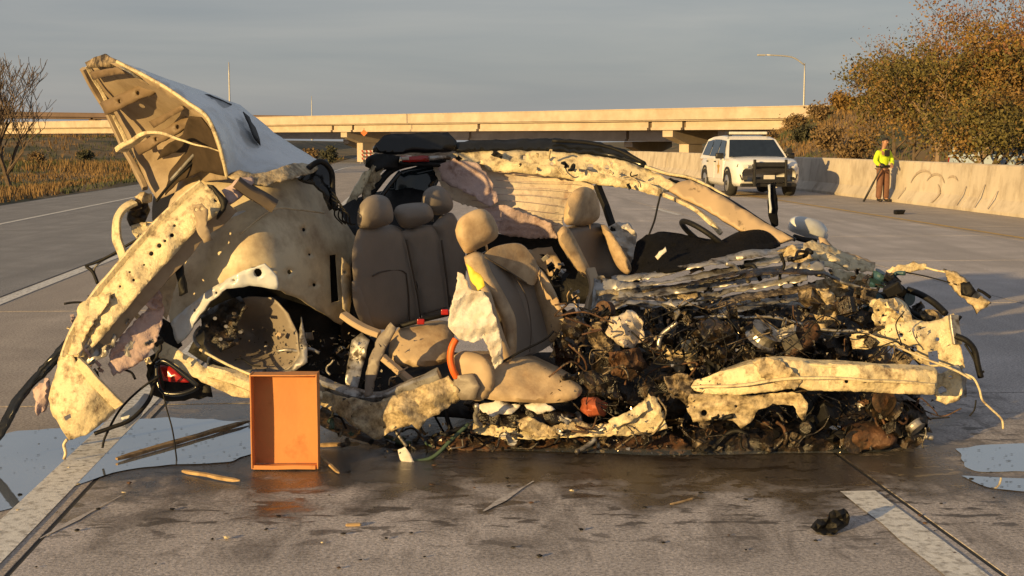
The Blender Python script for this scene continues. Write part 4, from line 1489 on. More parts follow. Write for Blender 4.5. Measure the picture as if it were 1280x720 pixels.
panel('lid_gash', [(304, 139, 7.55), (312, 146, 7.58), (322, 166, 7.5), (326, 182, 7.40), (319, 174, 7.36), (311, 155, 7.46)], M['black'], wreck, step=6, cr=0.004, seed=17)
panel('torn_lid_edge', [(284, 220, 6.83), (300, 212, 6.85), (322, 217, 6.9), (352, 208, 7.0), (378, 203, 7.2), (400, 206, 7.4), (392, 216, 7.2), (360, 224, 6.95), (330, 232, 6.85), (300, 228, 6.8)], M['grimy'], wreck, step=5, cr=0.02, fr=5, rag=1.5, seed=18)

# inner wheel house and rear quarter
panel('wheel_house', [(226, 224, 7.350), (256, 219, 7.300), (286, 220, 7.250), (340, 221, 7.200), (395, 222, 7.521), (409, 238, 7.583), (421, 258, 7.586), (436, 284, 7.602), (447, 301, 7.651), (444, 312, 7.588), (438, 332, 7.511), (440, 360, 7.470), (437, 392, 7.407),
                       (426, 406, 7.338), (396, 388, 7.155), (372, 372, 7.019), (345, 362, 6.870), (312, 354, 6.850), (285, 358, 6.850), (262, 374, 6.860), (246, 396, 6.880), (232, 420, 6.900), (222, 428, 6.920), (213, 404, 6.980), (206, 372, 7.050),
                       (210, 338, 7.100), (206, 300, 7.200), (211, 256, 7.300)], M['inner'], wreck,
      ctrl=[(320, 300, 6.880), (280, 280, 6.950), (360, 310, 6.996), (300, 330, 6.830), (340, 255, 7.050), (250, 330, 6.920), (400, 340, 7.233), (260, 250, 7.120)], step=7, cr=0.018, fr=3.0, rag=1.0, seed=11, thick=0.006, angle=45,
      holes=[[(412, 319), (420, 318), (424, 376), (414, 379)], (380, 287, 2.6), (387, 318, 1.8), (393, 356, 2.5), (362, 340, 3), [(314, 334), (333, 331), (342, 341), (322, 347)]])
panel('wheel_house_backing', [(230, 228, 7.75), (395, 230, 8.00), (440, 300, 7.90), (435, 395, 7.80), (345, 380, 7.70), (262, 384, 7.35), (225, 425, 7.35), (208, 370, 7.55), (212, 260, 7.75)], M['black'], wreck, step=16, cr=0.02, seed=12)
panel('arch_flange', [(213, 404, 6.93), (232, 385, 6.88), (262, 362, 6.83), (300, 340, 6.80), (330, 330, 6.80), (346, 345, 6.80), (348, 362, 6.82), (312, 357, 6.80), (283, 361, 6.80), (262, 377, 6.82), (246, 399, 6.84), (230, 424, 6.88), (222, 430, 6.9)], M['paint'], wreck,
      step=6, cr=0.015, seed=13, thick=0.012, holes=[(322, 341, 5.5), (270, 366, 1.8), (243, 388, 1.8), (292, 350, 1.6)])
panel('torn_quarter_skin', [(428, 322, 7.22), (438, 332, 7.30), (440, 362, 7.28), (437, 392, 7.24), (429, 386, 7.20), (427, 350, 7.20)], M['inner'], wreck, step=6, cr=0.008, seed=14, rag=0.5, holes=[(431, 340, 2.2)])
hose('panel_crease', [(300, 292, 6.88), (340, 262, 6.98), (372, 262, 7.13), (405, 266, 7.38)], 0.006, M['inner'], wreck)
hose('panel_crease', [(265, 283, 6.95), (300, 268, 6.98), (330, 262, 7.02)], 0.016, M['paint'], wreck)
beam('side_pillar_piece', [(296, 228, 6.80), (318, 242, 6.82), (344, 258, 6.84)], 0.085, 0.05, M['seam'], wreck, cr=0.010, seed=21)
# black seal between lid and wheel house
panel('rubber_seal', [(372, 222, 7.3), (395, 203, 7.35), (408, 198, 7.4), (416, 212, 7.4), (418, 238, 7.35), (422, 258, 7.3), (414, 262, 7.25), (406, 240, 7.25), (392, 230, 7.25)], M['gloss_black'], wreck, step=6, cr=0.03, seed=22, thick=0.02)
hose('rubber_hose', [(380, 214, 7.2), (400, 202, 7.25), (414, 214, 7.3), (416, 240, 7.3), (420, 262, 7.25)], 0.016, M['black'], wreck)
for k in range(5):
    hose('wire', [(412 + k, 236 + 6 * k, 7.2), (422 + 3 * k, 250 + 4 * k, 7.15), (418 + 5 * k, 268 + 3 * k, 7.2), (428 + 4 * k, 280, 7.25)], 0.004, M['black'], wreck)

# long pierced body rail
R_holes = [(270, 250, 2.6), (277, 249, 1.2), (218, 282, 2.0), (215, 294, 2.8), (206, 301, 1.9), (199, 307, 3.0), (189, 317, 3.0), (180, 331, 1.4), (162, 340, 1.6), (167, 350, 1.9), (150, 358, 1.6), (140, 372, 1.8), (122, 402, 2.6)]
panel('pierced_rail', [(256, 231, 6.72), (268, 236, 6.70), (284, 254, 6.68), (272, 268, 6.66), (250, 282, 6.65), (222, 314, 6.63), (190, 348, 6.60), (160, 384, 6.58), (128, 422, 6.56), (104, 446, 6.56), (84, 446, 6.58), (94, 418, 6.60), (112, 385, 6.62),
                        (134, 355, 6.64), (162, 322, 6.66), (196, 284, 6.69), (232, 250, 6.71)], M['rail'], wreck, holes=R_holes, step=6, cr=0.012, fr=9, rag=0.5, seed=24, thick=0.004,
      ctrl=[(200, 300, 6.60), (240, 262, 6.64), (160, 345, 6.57), (120, 400, 6.54)])
beam('rail_flange', [(254, 230, 6.74), (230, 249, 6.73), (195, 283, 6.70), (160, 322, 6.68), (132, 355, 6.66), (110, 386, 6.63), (92, 418, 6.61), (82, 446, 6.60)], 0.030, 0.05, M['rail'], wreck, cr=0.008, seed=25)
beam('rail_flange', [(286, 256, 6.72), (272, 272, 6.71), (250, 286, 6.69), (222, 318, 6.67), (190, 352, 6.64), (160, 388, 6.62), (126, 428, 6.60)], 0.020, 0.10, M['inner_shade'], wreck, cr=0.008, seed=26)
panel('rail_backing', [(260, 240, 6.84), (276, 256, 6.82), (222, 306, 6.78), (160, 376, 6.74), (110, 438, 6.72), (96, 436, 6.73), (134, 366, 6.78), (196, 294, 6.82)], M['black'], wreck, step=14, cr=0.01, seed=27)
panel('rail_end_cap', [(258, 230, 6.66), (266, 231, 6.66), (284, 250, 6.64), (281, 262, 6.63), (270, 274, 6.63), (276, 256, 6.64), (268, 242, 6.65)], M['black'], wreck, step=5, cr=0.005, seed=28, thick=0.02)
panel('bent_bracket', [(240, 256, 6.58), (252, 254, 6.57), (260, 262, 6.57), (258, 282, 6.56), (266, 300, 6.56), (255, 304, 6.55), (246, 290, 6.56), (244, 272, 6.57)], M['inner_shade'], wreck, step=5, cr=0.006, seed=29, thick=0.006, dent=0.0005, holes=[(245, 262, 2), (252, 261, 2)])
panel('stub_bracket', [(277, 238, 6.78), (300, 222, 6.80), (316, 220, 6.85), (318, 228, 6.84), (300, 246, 6.78), (286, 256, 6.74)], M['pink'], wreck, step=6, cr=0.015, seed=30, thick=0.02)
beam('bent_strut', [(168, 253, 6.9), (153, 262, 6.86), (146, 276, 6.84), (148, 300, 6.82), (154, 322, 6.78), (158, 342, 6.72)], 0.055, 0.02, M['rail'], wreck, cr=0.010, seed=31)
panel('lamp_socket', [(163, 256, 6.95), (172, 246, 6.97), (184, 245, 7.0), (188, 262, 7.0), (182, 278, 6.96), (168, 280, 6.92), (160, 270, 6.92)], M['oily'], wreck, step=5, cr=0.05, fr=12, seed=32, thick=0.03)
panel('lamp_bracket', [(168, 246, 6.9), (176, 240, 6.92), (190, 242, 6.95), (190, 252, 6.94), (178, 254, 6.9)], M['grimy'], wreck, step=4, cr=0.03, fr=14, seed=33, rag=1.5)
panel('torn_bracket', [(164, 282, 6.9), (180, 278, 6.9), (192, 276, 6.9), (198, 284, 6.88), (186, 296, 6.85), (172, 300, 6.82), (166, 292, 6.85)], M['rail'], wreck, step=4, cr=0.03, fr=14, seed=34, rag=1.5, holes=[(188, 282, 3)])
hose('wire', [(107, 332, 6.9), (120, 328, 6.85), (140, 318, 6.82), (160, 306, 6.80), (185, 292, 6.80)], 0.007, M['black'], wreck)
hose('wire', [(108, 333, 6.9), (116, 340, 6.88), (122, 354, 6.85)], 0.009, M['black'], wreck)
hose('wire', [(120, 348, 6.9), (118, 336, 6.88), (128, 326, 6.86), (148, 316, 6.84)], 0.005, M['steel'], wreck)
hose('wire', [(150, 330, 6.7), (146, 350, 6.68), (134, 364, 6.66)], 0.004, M['black'], wreck)
panel('damper', [(214, 306, 6.74), (222, 304, 6.74), (233, 366, 6.70), (224, 370, 6.70)], M['black'], wreck, step=6, cr=0.01, seed=35, thick=0.03)
panel('torn_inner_skin', [(196, 320, 6.86), (222, 300, 6.88), (240, 284, 6.9), (240, 300, 6.9), (226, 330, 6.86), (216, 372, 6.84), (208, 400, 6.84), (196, 384, 6.82), (190, 350, 6.82)], M['inner'], wreck, step=7, cr=0.03, seed=36)
# loose torn pieces beneath the rail
panel('torn_foam', [(182, 352, 6.7), (196, 345, 6.72), (202, 368, 6.72), (204, 384, 6.7), (190, 388, 6.68), (180, 380, 6.66)], M['pink'], wreck, step=4, cr=0.05, fr=13, seed=37, rag=2.0)
panel('torn_cloth', [(186, 384, 6.70), (205, 382, 6.74), (203, 400, 6.72), (196, 428, 6.68), (182, 448, 6.64), (160, 462, 6.60), (142, 470, 6.58), (135, 456, 6.58), (140, 436, 6.60), (158, 412, 6.62), (174, 396, 6.66)], M['pink'], wreck,
      step=4, cr=0.05, fr=4.5, seed=38, rag=1.5, soft=True, thick=0.003)
panel('rail_tail', [(100, 380, 6.6), (114, 372, 6.6), (138, 366, 6.58), (132, 384, 6.55), (112, 410, 6.53), (100, 440, 6.52), (84, 447, 6.52), (90, 420, 6.55)], M['rail'], wreck, step=5, cr=0.028, fr=12, seed=39, rag=2, holes=[(120, 402, 3), (116, 410, 2)])
panel('crushed_cover', [(92, 428, 6.6), (112, 412, 6.6), (140, 414, 6.62), (146, 424, 6.62), (132, 446, 6.58), (112, 456, 6.56), (96, 452, 6.56), (88, 442, 6.58)], M['steel'], wreck, step=5, cr=0.045, fr=11, seed=40, rag=2)
panel('tail_bracket', [(74, 446, 6.58), (90, 442, 6.57), (98, 462, 6.55), (118, 462, 6.55), (128, 478, 6.55), (150, 504, 6.56), (138, 520, 6.54), (108, 544, 6.53), (86, 550, 6.52), (76, 536, 6.52), (66, 520, 6.54), (60, 498, 6.56), (68, 472, 6.58)], M['rail'], wreck,
      ctrl=[(90, 495, 6.50), (110, 515, 6.48)], step=6, cr=0.018, fr=6, seed=41, rag=1.2, holes=[[(80, 521), (88, 517), (89, 522), (82, 526)]])
beam('bracket_flange', [(97, 452, 6.53), (112, 468, 6.51), (132, 490, 6.51), (150, 507, 6.53)], 0.02, 0.06, M['rail'], wreck, cr=0.006, seed=42)
hose('bracket_drip', [(84, 549, 6.5), (80, 556, 6.5), (82, 566, 6.5), (80, 574, 6.5)], 0.008, M['rail'], wreck)
panel('torn_foam', [(40, 488, 6.6), (60, 472, 6.62), (66, 490, 6.6), (58, 512, 6.57), (48, 520, 6.55), (44, 506, 6.57)], M['pink'], wreck, step=4, cr=0.05, fr=13, seed=43, rag=2)
panel('black_strip', [(102, 404, 6.72), (96, 420, 6.70), (80, 444, 6.68), (58, 466, 6.66), (40, 486, 6.63), (22, 512, 6.58), (4, 544, 6.52), (-14, 566, 6.5), (-18, 556, 6.5), (0, 528, 6.55), (14, 500, 6.60), (36, 474, 6.65), (62, 448, 6.70), (84, 420, 6.74)], M['gloss_black'], wreck,
      step=6, cr=0.02, fr=7, seed=44, thick=0.012, rag=0.6)
panel('strip_lip', [(100, 408, 6.68), (78, 438, 6.64), (52, 464, 6.62), (30, 492, 6.58), (10, 528, 6.52), (6, 536, 6.5), (20, 498, 6.57), (46, 464, 6.62), (74, 432, 6.66)], M['gloss_black'], wreck, step=6, cr=0.01, seed=45)

# sill under the rear, lamp frame, wheel well liner
panel('rear_sill', [(192, 422, 6.85), (214, 432, 6.82), (238, 446, 6.78), (262, 462, 6.74), (320, 478, 6.70), (322, 498, 6.68), (290, 495, 6.68), (258, 480, 6.70), (228, 464, 6.74), (200, 448, 6.80), (190, 436, 6.84)], M['rail'], wreck,
      ctrl=[(260, 470, 6.66)], step=6, cr=0.015, fr=7, seed=46, thick=0.01)
beam('rear_sill_pipe', [(262, 464, 6.69), (290, 470, 6.66), (320, 482, 6.64), (360, 492, 6.66), (400, 498, 6.70)], 0.07, 0.06, M['rail'], wreck, cr=0.012, seed=47)
panel('well_liner', [(262, 405, 7.05), (285, 382, 7.05), (310, 372, 7.05), (340, 372, 7.05), (360, 392, 7.0), (372, 418, 6.95), (376, 444, 6.92), (362, 462, 6.9), (330, 464, 6.9), (296, 462, 6.92), (268, 450, 6.95), (255, 430, 7.0)], M['leather'], wreck,
      ctrl=[(320, 420, 7.28), (340, 440, 7.18), (300, 410, 7.25), (350, 430, 7.06)], step=8, cr=0.02, fr=5, seed=48, thick=0.006)
panel('liner_lip', [(376, 396, 6.98), (384, 430, 6.92), (384, 452, 6.88), (362, 470, 6.86), (300, 470, 6.88), (262, 456, 6.92), (300, 462, 6.9), (360, 462, 6.88), (375, 446, 6.9), (374, 420, 6.94)], M['steel'], wreck, step=7, cr=0.01, seed=49, thick=0.01)
panel('suspension_plate', [(250, 395, 7.0), (276, 378, 7.02), (300, 370, 7.05), (310, 385, 7.0), (296, 405, 6.98), (300, 430, 6.96), (276, 440, 6.94), (256, 425, 6.96)], M['oily'], wreck, step=6, cr=0.05, fr=10, seed=50)
for (x, y) in ((268, 398), (282, 408), (275, 424), (292, 392), (300, 415)):
    v, f = sweep_data([P(x, y, 6.95), P(x + 1, y, 6.89)], circle(0.009, 8)); mesh_obj('bolt', v, f, M['steel'], wreck)
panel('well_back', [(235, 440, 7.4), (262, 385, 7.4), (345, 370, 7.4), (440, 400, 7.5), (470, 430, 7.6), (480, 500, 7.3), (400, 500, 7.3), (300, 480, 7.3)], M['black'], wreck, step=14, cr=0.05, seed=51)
hose('lamp_frame', [(196, 455, 6.75), (208, 452, 6.73), (240, 476, 6.70), (246, 484, 6.70), (226, 492, 6.70), (204, 490, 6.72), (197, 474, 6.74), (196, 456, 6.75)], 0.012, M['gloss_black'], wreck)
panel('tail_lamp', [(200, 456, 6.80), (212, 458, 6.78), (236, 478, 6.75), (204, 476, 6.78)], M['red_lens'], wreck, step=6, cr=0.01, seed=52, thick=0.02)
hose('wire', [(196, 470, 6.7), (186, 500, 6.65), (164, 524, 6.6), (140, 534, 6.57), (118, 542, 6.55)], 0.011, M['black'], wreck)
hose('wire', [(204, 492, 6.68), (208, 510, 6.66), (216, 540, 6.62), (222, 584, 6.50)], 0.004, M['black'], wreck)
hose('wire', [(200, 470, 6.66), (176, 486, 6.64), (150, 512, 6.62), (132, 545, 6.58), (128, 560, 6.56)], 0.006, M['black'], wreck)
hose('steel_rod', [(250, 437, 6.80), (285, 456, 6.72), (318, 470, 6.62)], 0.007, M['rail'], wreck)
panel('pale_underlay', [(150, 520, 6.75), (166, 508, 6.76), (180, 492, 6.8), (190, 494, 6.8), (176, 520, 6.74), (158, 536, 6.70)], M['paint'], wreck, step=6, cr=0.02, seed=53)

# ================================================================== MIDDLE: sills and floor
panel('crushed_sill', [(398, 488, 6.80), (430, 496, 6.76), (470, 503, 6.72), (500, 492, 6.70), (545, 476, 6.68), (560, 470, 6.68), (574, 488, 6.67), (576, 500, 6.67), (556, 512, 6.66), (534, 524, 6.66), (524, 538, 6.64), (515, 530, 6.66), (490, 540, 6.66), (470, 550, 6.66),
                        (452, 540, 6.70), (430, 522, 6.74), (400, 506, 6.80)], M['grimy'], wreck, ctrl=[(500, 515, 6.60), (545, 495, 6.60), (450, 515, 6.68)], step=5, cr=0.05, fr=7, seed=54, rag=1.5)
beam('sill_tube', [(395, 478, 6.9), (430, 492, 6.84), (468, 500, 6.78), (505, 488, 6.75), (550, 470, 6.72)], 0.07, 0.07, M['steel'], wreck, cr=0.012, seed=55)
panel('floor_pan', [(380, 430, 7.6), (440, 410, 7.7), (560, 440, 7.9), (700, 440, 7.9), (770, 420, 7.7), (780, 520, 7.2), (700, 530, 7.0), (560, 520, 7.0), (470, 510, 7.1), (390, 500, 7.2)], M['black'], wreck, step=14, cr=0.06, fr=4, seed=56, thick=0.01)
panel('pillar_trim', [(488, 403, 6.80), (495, 410, 6.80), (484, 430, 6.78), (474, 452, 6.76), (467, 478, 6.75), (465, 496, 6.75), (456, 496, 6.75), (457, 470, 6.76), (463, 444, 6.78), (472, 422, 6.80)], M['leather'], wreck, ctrl=[(470, 450, 6.72)], step=5, cr=0.006, seed=57, thick=0.02)
panel('torn_sill_trim', [(440, 425, 7.0), (452, 415, 7.0), (462, 425, 6.98), (456, 450, 6.94), (448, 480, 6.88), (446, 498, 6.85), (434, 494, 6.86), (432, 470, 6.9)], M['steel'], wreck, step=6, cr=0.03, seed=58)
beam('seat_rail', [(428, 394, 7.05), (450, 408, 7.0), (474, 418, 6.97)], 0.05, 0.03, M['trim'], wreck, cr=0.006, seed=59)
beam('seat_rail', [(478, 446, 7.0), (500, 465, 6.95), (520, 482, 6.92)], 0.045, 0.03, M['trim'], wreck, cr=0.006, seed=60)
panel('front_sill', [(592, 529, 6.80), (640, 533, 6.74), (700, 531, 6.74), (760, 530, 6.72), (796, 518, 6.72), (810, 492, 6.74), (822, 498, 6.72), (835, 536, 6.70), (800, 544, 6.70), (720, 546, 6.70), (660, 550, 6.70), (625, 548, 6.72), (590, 540, 6.76)], M['rail'], wreck,
      ctrl=[(800, 530, 6.66)], step=4, cr=0.035, fr=8, seed=61, rag=1.5, angle=22)
panel('sill_fold', [(640, 528, 6.70), (660, 520, 6.69), (690, 534, 6.68), (720, 522, 6.70), (742, 534, 6.69), (700, 546, 6.67), (664, 546, 6.67)], M['grimy'], wreck, step=4, cr=0.03, fr=9, seed=66, rag=1.0, angle=22)
panel('sill_lip', [(760, 526, 6.68), (790, 512, 6.68), (806, 500, 6.68), (810, 512, 6.66), (790, 526, 6.65), (764, 538, 6.65)], M['rail'], wreck, step=4, cr=0.02, fr=8, seed=67, angle=22)
panel('under_sill', [(560, 535, 6.95), (700, 545, 6.9), (840, 540, 6.9), (870, 560, 6.75), (860, 566, 6.72), (700, 566, 6.76), (600, 564, 6.76), (540, 560, 6.8)], M['rust'], wreck, step=8, cr=0.06, seed=62)
panel('torn_carpet', [(590, 505, 6.80), (640, 500, 6.78), (690, 510, 6.76), (720, 518, 6.74), (690, 532, 6.72), (640, 535, 6.72), (600, 528, 6.76)], M['oily'], wreck, step=6, cr=0.06, fr=7, seed=63)
panel('torn_insulation', [(594, 508, 6.74), (620, 500, 6.72), (650, 506, 6.70), (640, 518, 6.68), (612, 520, 6.70)], M['airbag'], wreck, step=5, cr=0.04, fr=10, seed=64, rag=2)
panel('torn_insulation', [(655, 506, 6.72), (680, 502, 6.72), (694, 512, 6.70), (672, 518, 6.68)], M['airbag'], wreck, step=5, cr=0.03, fr=10, seed=65, rag=1.5)

panel('under_rail_shade_sheet', [(186, 446, 6.98), (206, 440, 6.96), (236, 462, 6.92), (262, 478, 6.90), (266, 496, 6.88), (240, 498, 6.88), (214, 502, 6.88), (192, 494, 6.92), (182, 470, 6.96)], M['black'], wreck, step=7, cr=0.05, fr=6, seed=68, rag=2.5)  # black sheets added as painted shade in the gaps under the rail
panel('under_rail_shade_sheet', [(196, 396, 6.95), (214, 404, 6.96), (228, 432, 6.93), (214, 440, 6.92), (198, 426, 6.92)], M['black'], wreck, step=7, cr=0.03, fr=6, seed=69, rag=2)
# ================================================================== SEATS
def seam(path, parent, r_=0.0045):
    return hose('seam', path, r_, M['seam'], parent, 5, 5)


# rear bench
rb = sub('rear_bench')
cushion('backrest', [(444, 296, 7.213), (450, 285, 7.255), (470, 282, 7.393), (492, 283, 7.546), (504, 292, 7.629), (512, 316, 7.685), (520, 350, 7.740), (526, 392, 7.782), (512, 404, 7.685), (484, 412, 7.490), (462, 408, 7.338), (450, 390, 7.255), (442, 352, 7.199), (440, 318, 7.185)], M['leather'], rb,
        ctrl=[(480, 340, 7.463), (490, 390, 7.532)], thick=0.16, bulge=0.045, edge=16, seed=70, prof=lambda x, y: 0.012 * math.sin((x - 440) * 0.09))
cushion('backrest', [(500, 290, 7.601), (520, 284, 7.740), (542, 283, 7.893), (550, 298, 7.948), (556, 340, 7.990), (562, 386, 8.031), (546, 396, 7.920), (528, 398, 7.796), (520, 350, 7.740), (510, 312, 7.671)], M['leather'], rb, thick=0.15, bulge=0.035, edge=12, seed=71)
cushion('backrest', [(540, 282, 7.879), (552, 270, 7.962), (566, 268, 8.059), (576, 292, 8.128), (582, 330, 8.170), (578, 372, 8.142), (566, 388, 8.059), (556, 345, 7.990), (548, 300, 7.934)], M['leather'], rb, thick=0.15, bulge=0.04, edge=12, seed=72)
cushion('side_bolster', [(440, 352, 7.185), (448, 350, 7.241), (462, 370, 7.338), (470, 398, 7.393), (468, 412, 7.379), (452, 404, 7.269), (442, 380, 7.199)], M['leather'], rb, thick=0.10, bulge=0.03, edge=9, seed=73)
seam([(466, 345, 7.316), (480, 339, 7.413), (500, 338, 7.551), (508, 342, 7.607)], rb)
seam([(508, 300, 7.607), (514, 330, 7.648), (522, 370, 7.704), (526, 398, 7.732)], rb, 0.006)
seam([(508, 343, 7.607), (511, 370, 7.628), (512, 402, 7.635)], rb)
seam([(530, 392, 7.759), (545, 388, 7.863), (558, 384, 7.954)], rb)
seam([(552, 300, 7.912), (558, 345, 7.954), (562, 384, 7.981)], rb, 0.006)
for pts, d in (([(446, 272), (450, 256), (460, 246), (472, 244), (484, 249), (490, 264), (489, 278), (476, 284), (458, 286), (448, 283)], 7.24),
               ([(492, 266), (496, 258), (508, 255), (528, 254), (538, 260), (541, 272), (532, 280), (514, 285), (502, 284), (496, 276)], 7.58),
               ([(527, 252), (530, 240), (540, 233), (552, 234), (562, 244), (566, 258), (560, 266), (546, 269), (532, 266), (527, 260)], 7.86)):
    hr = cushion('headrest', [(x, y, d + (x - pts[0][0]) * 0.0032) for x, y in pts], M['leather'], rb, thick=0.12, bulge=0.075, edge=17, seed=74)
    for dx in (0.35, 0.65):
        xs = [q[0] for q in pts]; ys = [q[1] for q in pts]
        x = min(xs) + (max(xs) - min(xs)) * dx
        v, f = sweep_data([P(x, max(ys) - 6, d + 0.20), P(x, max(ys) + 8, d + 0.22)], circle(0.007, 6)); mesh_obj('headrest_post', v, f, M['aluminium'], rb)
cushion('seat_cushion', [(488, 424, 7.20), (500, 412, 7.24), (530, 407, 7.26), (556, 406, 7.28), (566, 416, 7.25), (563, 446, 7.12), (548, 456, 7.06), (515, 459, 7.04), (496, 456, 7.06), (486, 444, 7.12)], M['leather_lit_dusty'], rb, thick=0.30, bulge=0.06, edge=16, seed=75)
for (x, y) in ((526, 402), (556, 390)):
    bm = bmesh.new(); box_into(bm, P(x, y, 7.2), (0.04, 0.02, 0.03), bevel=0.006); bm_obj('belt_buckle', bm, M['red_lens'], rb)
hose('seat_belt', [(500, 408, 7.24), (520, 402, 7.22), (545, 396, 7.25), (562, 392, 7.3)], 0.014, M['black'], rb)
panel('parcel_shelf', [(420, 262, 7.9), (440, 250, 8.0), (470, 240, 8.2), (540, 232, 8.4), (560, 290, 8.2), (500, 300, 7.85), (446, 300, 7.65), (430, 290, 7.7)], M['black'], wreck, step=10, cr=0.03, seed=76)
panel('rear_bulkhead', [(425, 280, 7.75), (445, 285, 7.7), (450, 420, 7.6), (430, 440, 7.4), (424, 400, 7.4)], M['black'], wreck, step=10, cr=0.03, seed=77)

# near front seat, torn half loose
def bolster(x, y):
    """Raised side bolsters with a sunken middle, following the seat's lean."""
    c0 = 598 + (y - 345) * 0.36        # left bolster crest line
    c1 = 668 + (y - 335) * 0.30
    return -0.055 * math.exp(-((x - c0) / 11.0) ** 2) - 0.105 * math.exp(-((x - c1 - 6) / 10.0) ** 2)


fs_ = sub('front_seat')
cushion('seat_shell', [(582, 330, 7.02), (600, 318, 7.02), (622, 310, 7.05), (642, 307, 7.10), (658, 314, 7.16), (676, 338, 7.22), (694, 366, 7.26), (702, 392, 7.26), (700, 414, 7.22), (684, 434, 7.12), (658, 446, 7.04), (638, 448, 6.98), (624, 436, 6.96), (608, 404, 6.96), (592, 370, 6.98)],
        M['leather'], fs_, thick=0.10, bulge=0.01, edge=8, step=9, seed=80)


def lean(pts, base, slope, x0, lx):
    """Depth rising to the side: pts are (px, py); x0 + lx * (py - 320) is where the slope starts."""
    return [(x, y, base + max(-40.0, x - (x0 + lx * (y - 320))) * 0.0041 * slope) for x, y in pts]


cushion('backrest_insert', lean([(606, 320), (634, 337), (658, 353), (669, 366), (678, 392), (683, 416), (681, 433), (660, 443), (643, 447), (644, 420), (641, 398), (633, 380), (621, 358), (611, 340)], 6.92, 1.75, 606, 0.36), M['leather'], fs_, thick=0.08, bulge=0.006, edge=8, step=5, seed=180)
cushion('side_bolster', lean([(580, 322), (594, 316), (606, 321), (615, 342), (625, 360), (637, 382), (645, 402), (646, 430), (643, 448), (634, 446), (631, 420), (626, 398), (612, 372), (597, 350), (584, 335)], 6.86, 0.3, 590, 0.4), M['leather_lit_dusty'], fs_, thick=0.12, bulge=0.05, edge=9, step=4, seed=181)
cushion('side_bolster', lean([(667, 344), (676, 338), (690, 358), (700, 380), (704, 400), (700, 414), (691, 428), (681, 434), (682, 415), (677, 390), (668, 366)], 7.14, -0.9, 672, 0.2), M['leather_lit_dusty'], fs_, thick=0.14, bulge=0.03, edge=9, step=4, seed=182)
cushion('shoulder_panel', lean([(604, 319), (616, 310), (636, 305), (652, 306), (664, 318), (673, 337), (669, 355), (658, 354), (634, 338)], 6.93, 0.75, 606, 0.0), M['leather_lit_dusty'], fs_, thick=0.08, bulge=0.008, edge=8, step=5, seed=183, cr=0.008)
seam([(606, 321, 6.84), (634, 338, 6.93), (658, 354, 7.05)], fs_)
seam([(644, 345, 6.97), (658, 372, 7.0), (664, 410, 6.99), (662, 440, 6.92)], fs_, 0.003)
hr = cushion('headrest', [(569, 288, 6.90), (574, 274, 6.90), (590, 264, 6.91), (604, 262, 6.93), (616, 272, 6.96), (623, 290, 6.98), (618, 300, 6.97), (600, 310, 6.94), (584, 317, 6.91), (577, 310, 6.90), (571, 298, 6.90)], M['leather_lit_dusty'], fs_, thick=0.11, bulge=0.05, edge=14, seed=81)
for x, y in ((592, 312), (606, 306)):
    v, f = sweep_data([P(x, y - 8, 6.98), P(x + 4, y + 14, 7.0)], circle(0.008, 6)); mesh_obj('headrest_post', v, f, M['aluminium'], fs_)
cushion('seat_cushion', [(572, 452, 6.78), (590, 446, 6.80), (625, 447, 6.84), (660, 450, 6.86), (690, 462, 6.84), (716, 476, 6.80), (728, 488, 6.76), (716, 500, 6.72), (684, 504, 6.70), (640, 502, 6.68), (606, 498, 6.70), (580, 484, 6.74), (570, 466, 6.77)],
        M['leather_lit_dusty'], fs_, thick=0.35, bulge=0.05, edge=15, seed=82, cr=0.02, fr=7)
cushion('side_trim', [(566, 446, 6.72), (580, 440, 6.72), (600, 444, 6.70), (614, 456, 6.68), (618, 480, 6.68), (604, 500, 6.68), (586, 498, 6.70), (572, 480, 6.72)], M['trim'], fs_, thick=0.08, bulge=0.03, edge=12, seed=83)
panel('recliner_cover', [(568, 470, 6.66), (590, 468, 6.64), (600, 484, 6.64), (594, 500, 6.64), (576, 500, 6.66), (566, 486, 6.67)], M['leather'], fs_, step=6, cr=0.01, seed=84, thick=0.02)
cushion('backrest_side', [(600, 345, 6.83), (612, 362, 6.80), (622, 395, 6.78), (632, 425, 6.78), (640, 448, 6.80), (630, 452, 6.80), (616, 430, 6.78), (606, 395, 6.78), (597, 365, 6.80)], M['trim'], fs_, thick=0.06, bulge=0.025, edge=6, seed=85, step=5)
panel('airbag_tag', [(582, 329, 6.72), (590, 334, 6.71), (604, 348, 6.68), (606, 357, 6.66), (597, 363, 6.66), (588, 350, 6.69)], M['yellow'], fs_, step=5, cr=0.006, seed=86, thick=0.006)
panel('deflated_airbag', [(572, 340, 6.76), (580, 344, 6.75), (588, 362, 6.72), (604, 364, 6.70), (612, 376, 6.68), (620, 398, 6.66), (627, 424, 6.66), (629, 452, 6.66), (618, 462, 6.66), (612, 440, 6.66), (604, 422, 6.66), (592, 428, 6.65), (574, 424, 6.66), (560, 408, 6.69), (562, 388, 6.71), (570, 362, 6.74)],
      M['airbag'], fs_, step=3.5, cr=0.045, fr=7, seed=87, rag=1.0, thick=0.003)
hose('orange_cable', [(570, 424, 6.68), (565, 434, 6.67), (563, 448, 6.67), (566, 462, 6.67), (571, 472, 6.68)], 0.018, M['orange'], fs_)
hose('seat_belt', [(622, 456, 6.72), (650, 440, 6.74), (680, 425, 6.84), (692, 414, 6.9)], 0.006, M['black'], fs_)

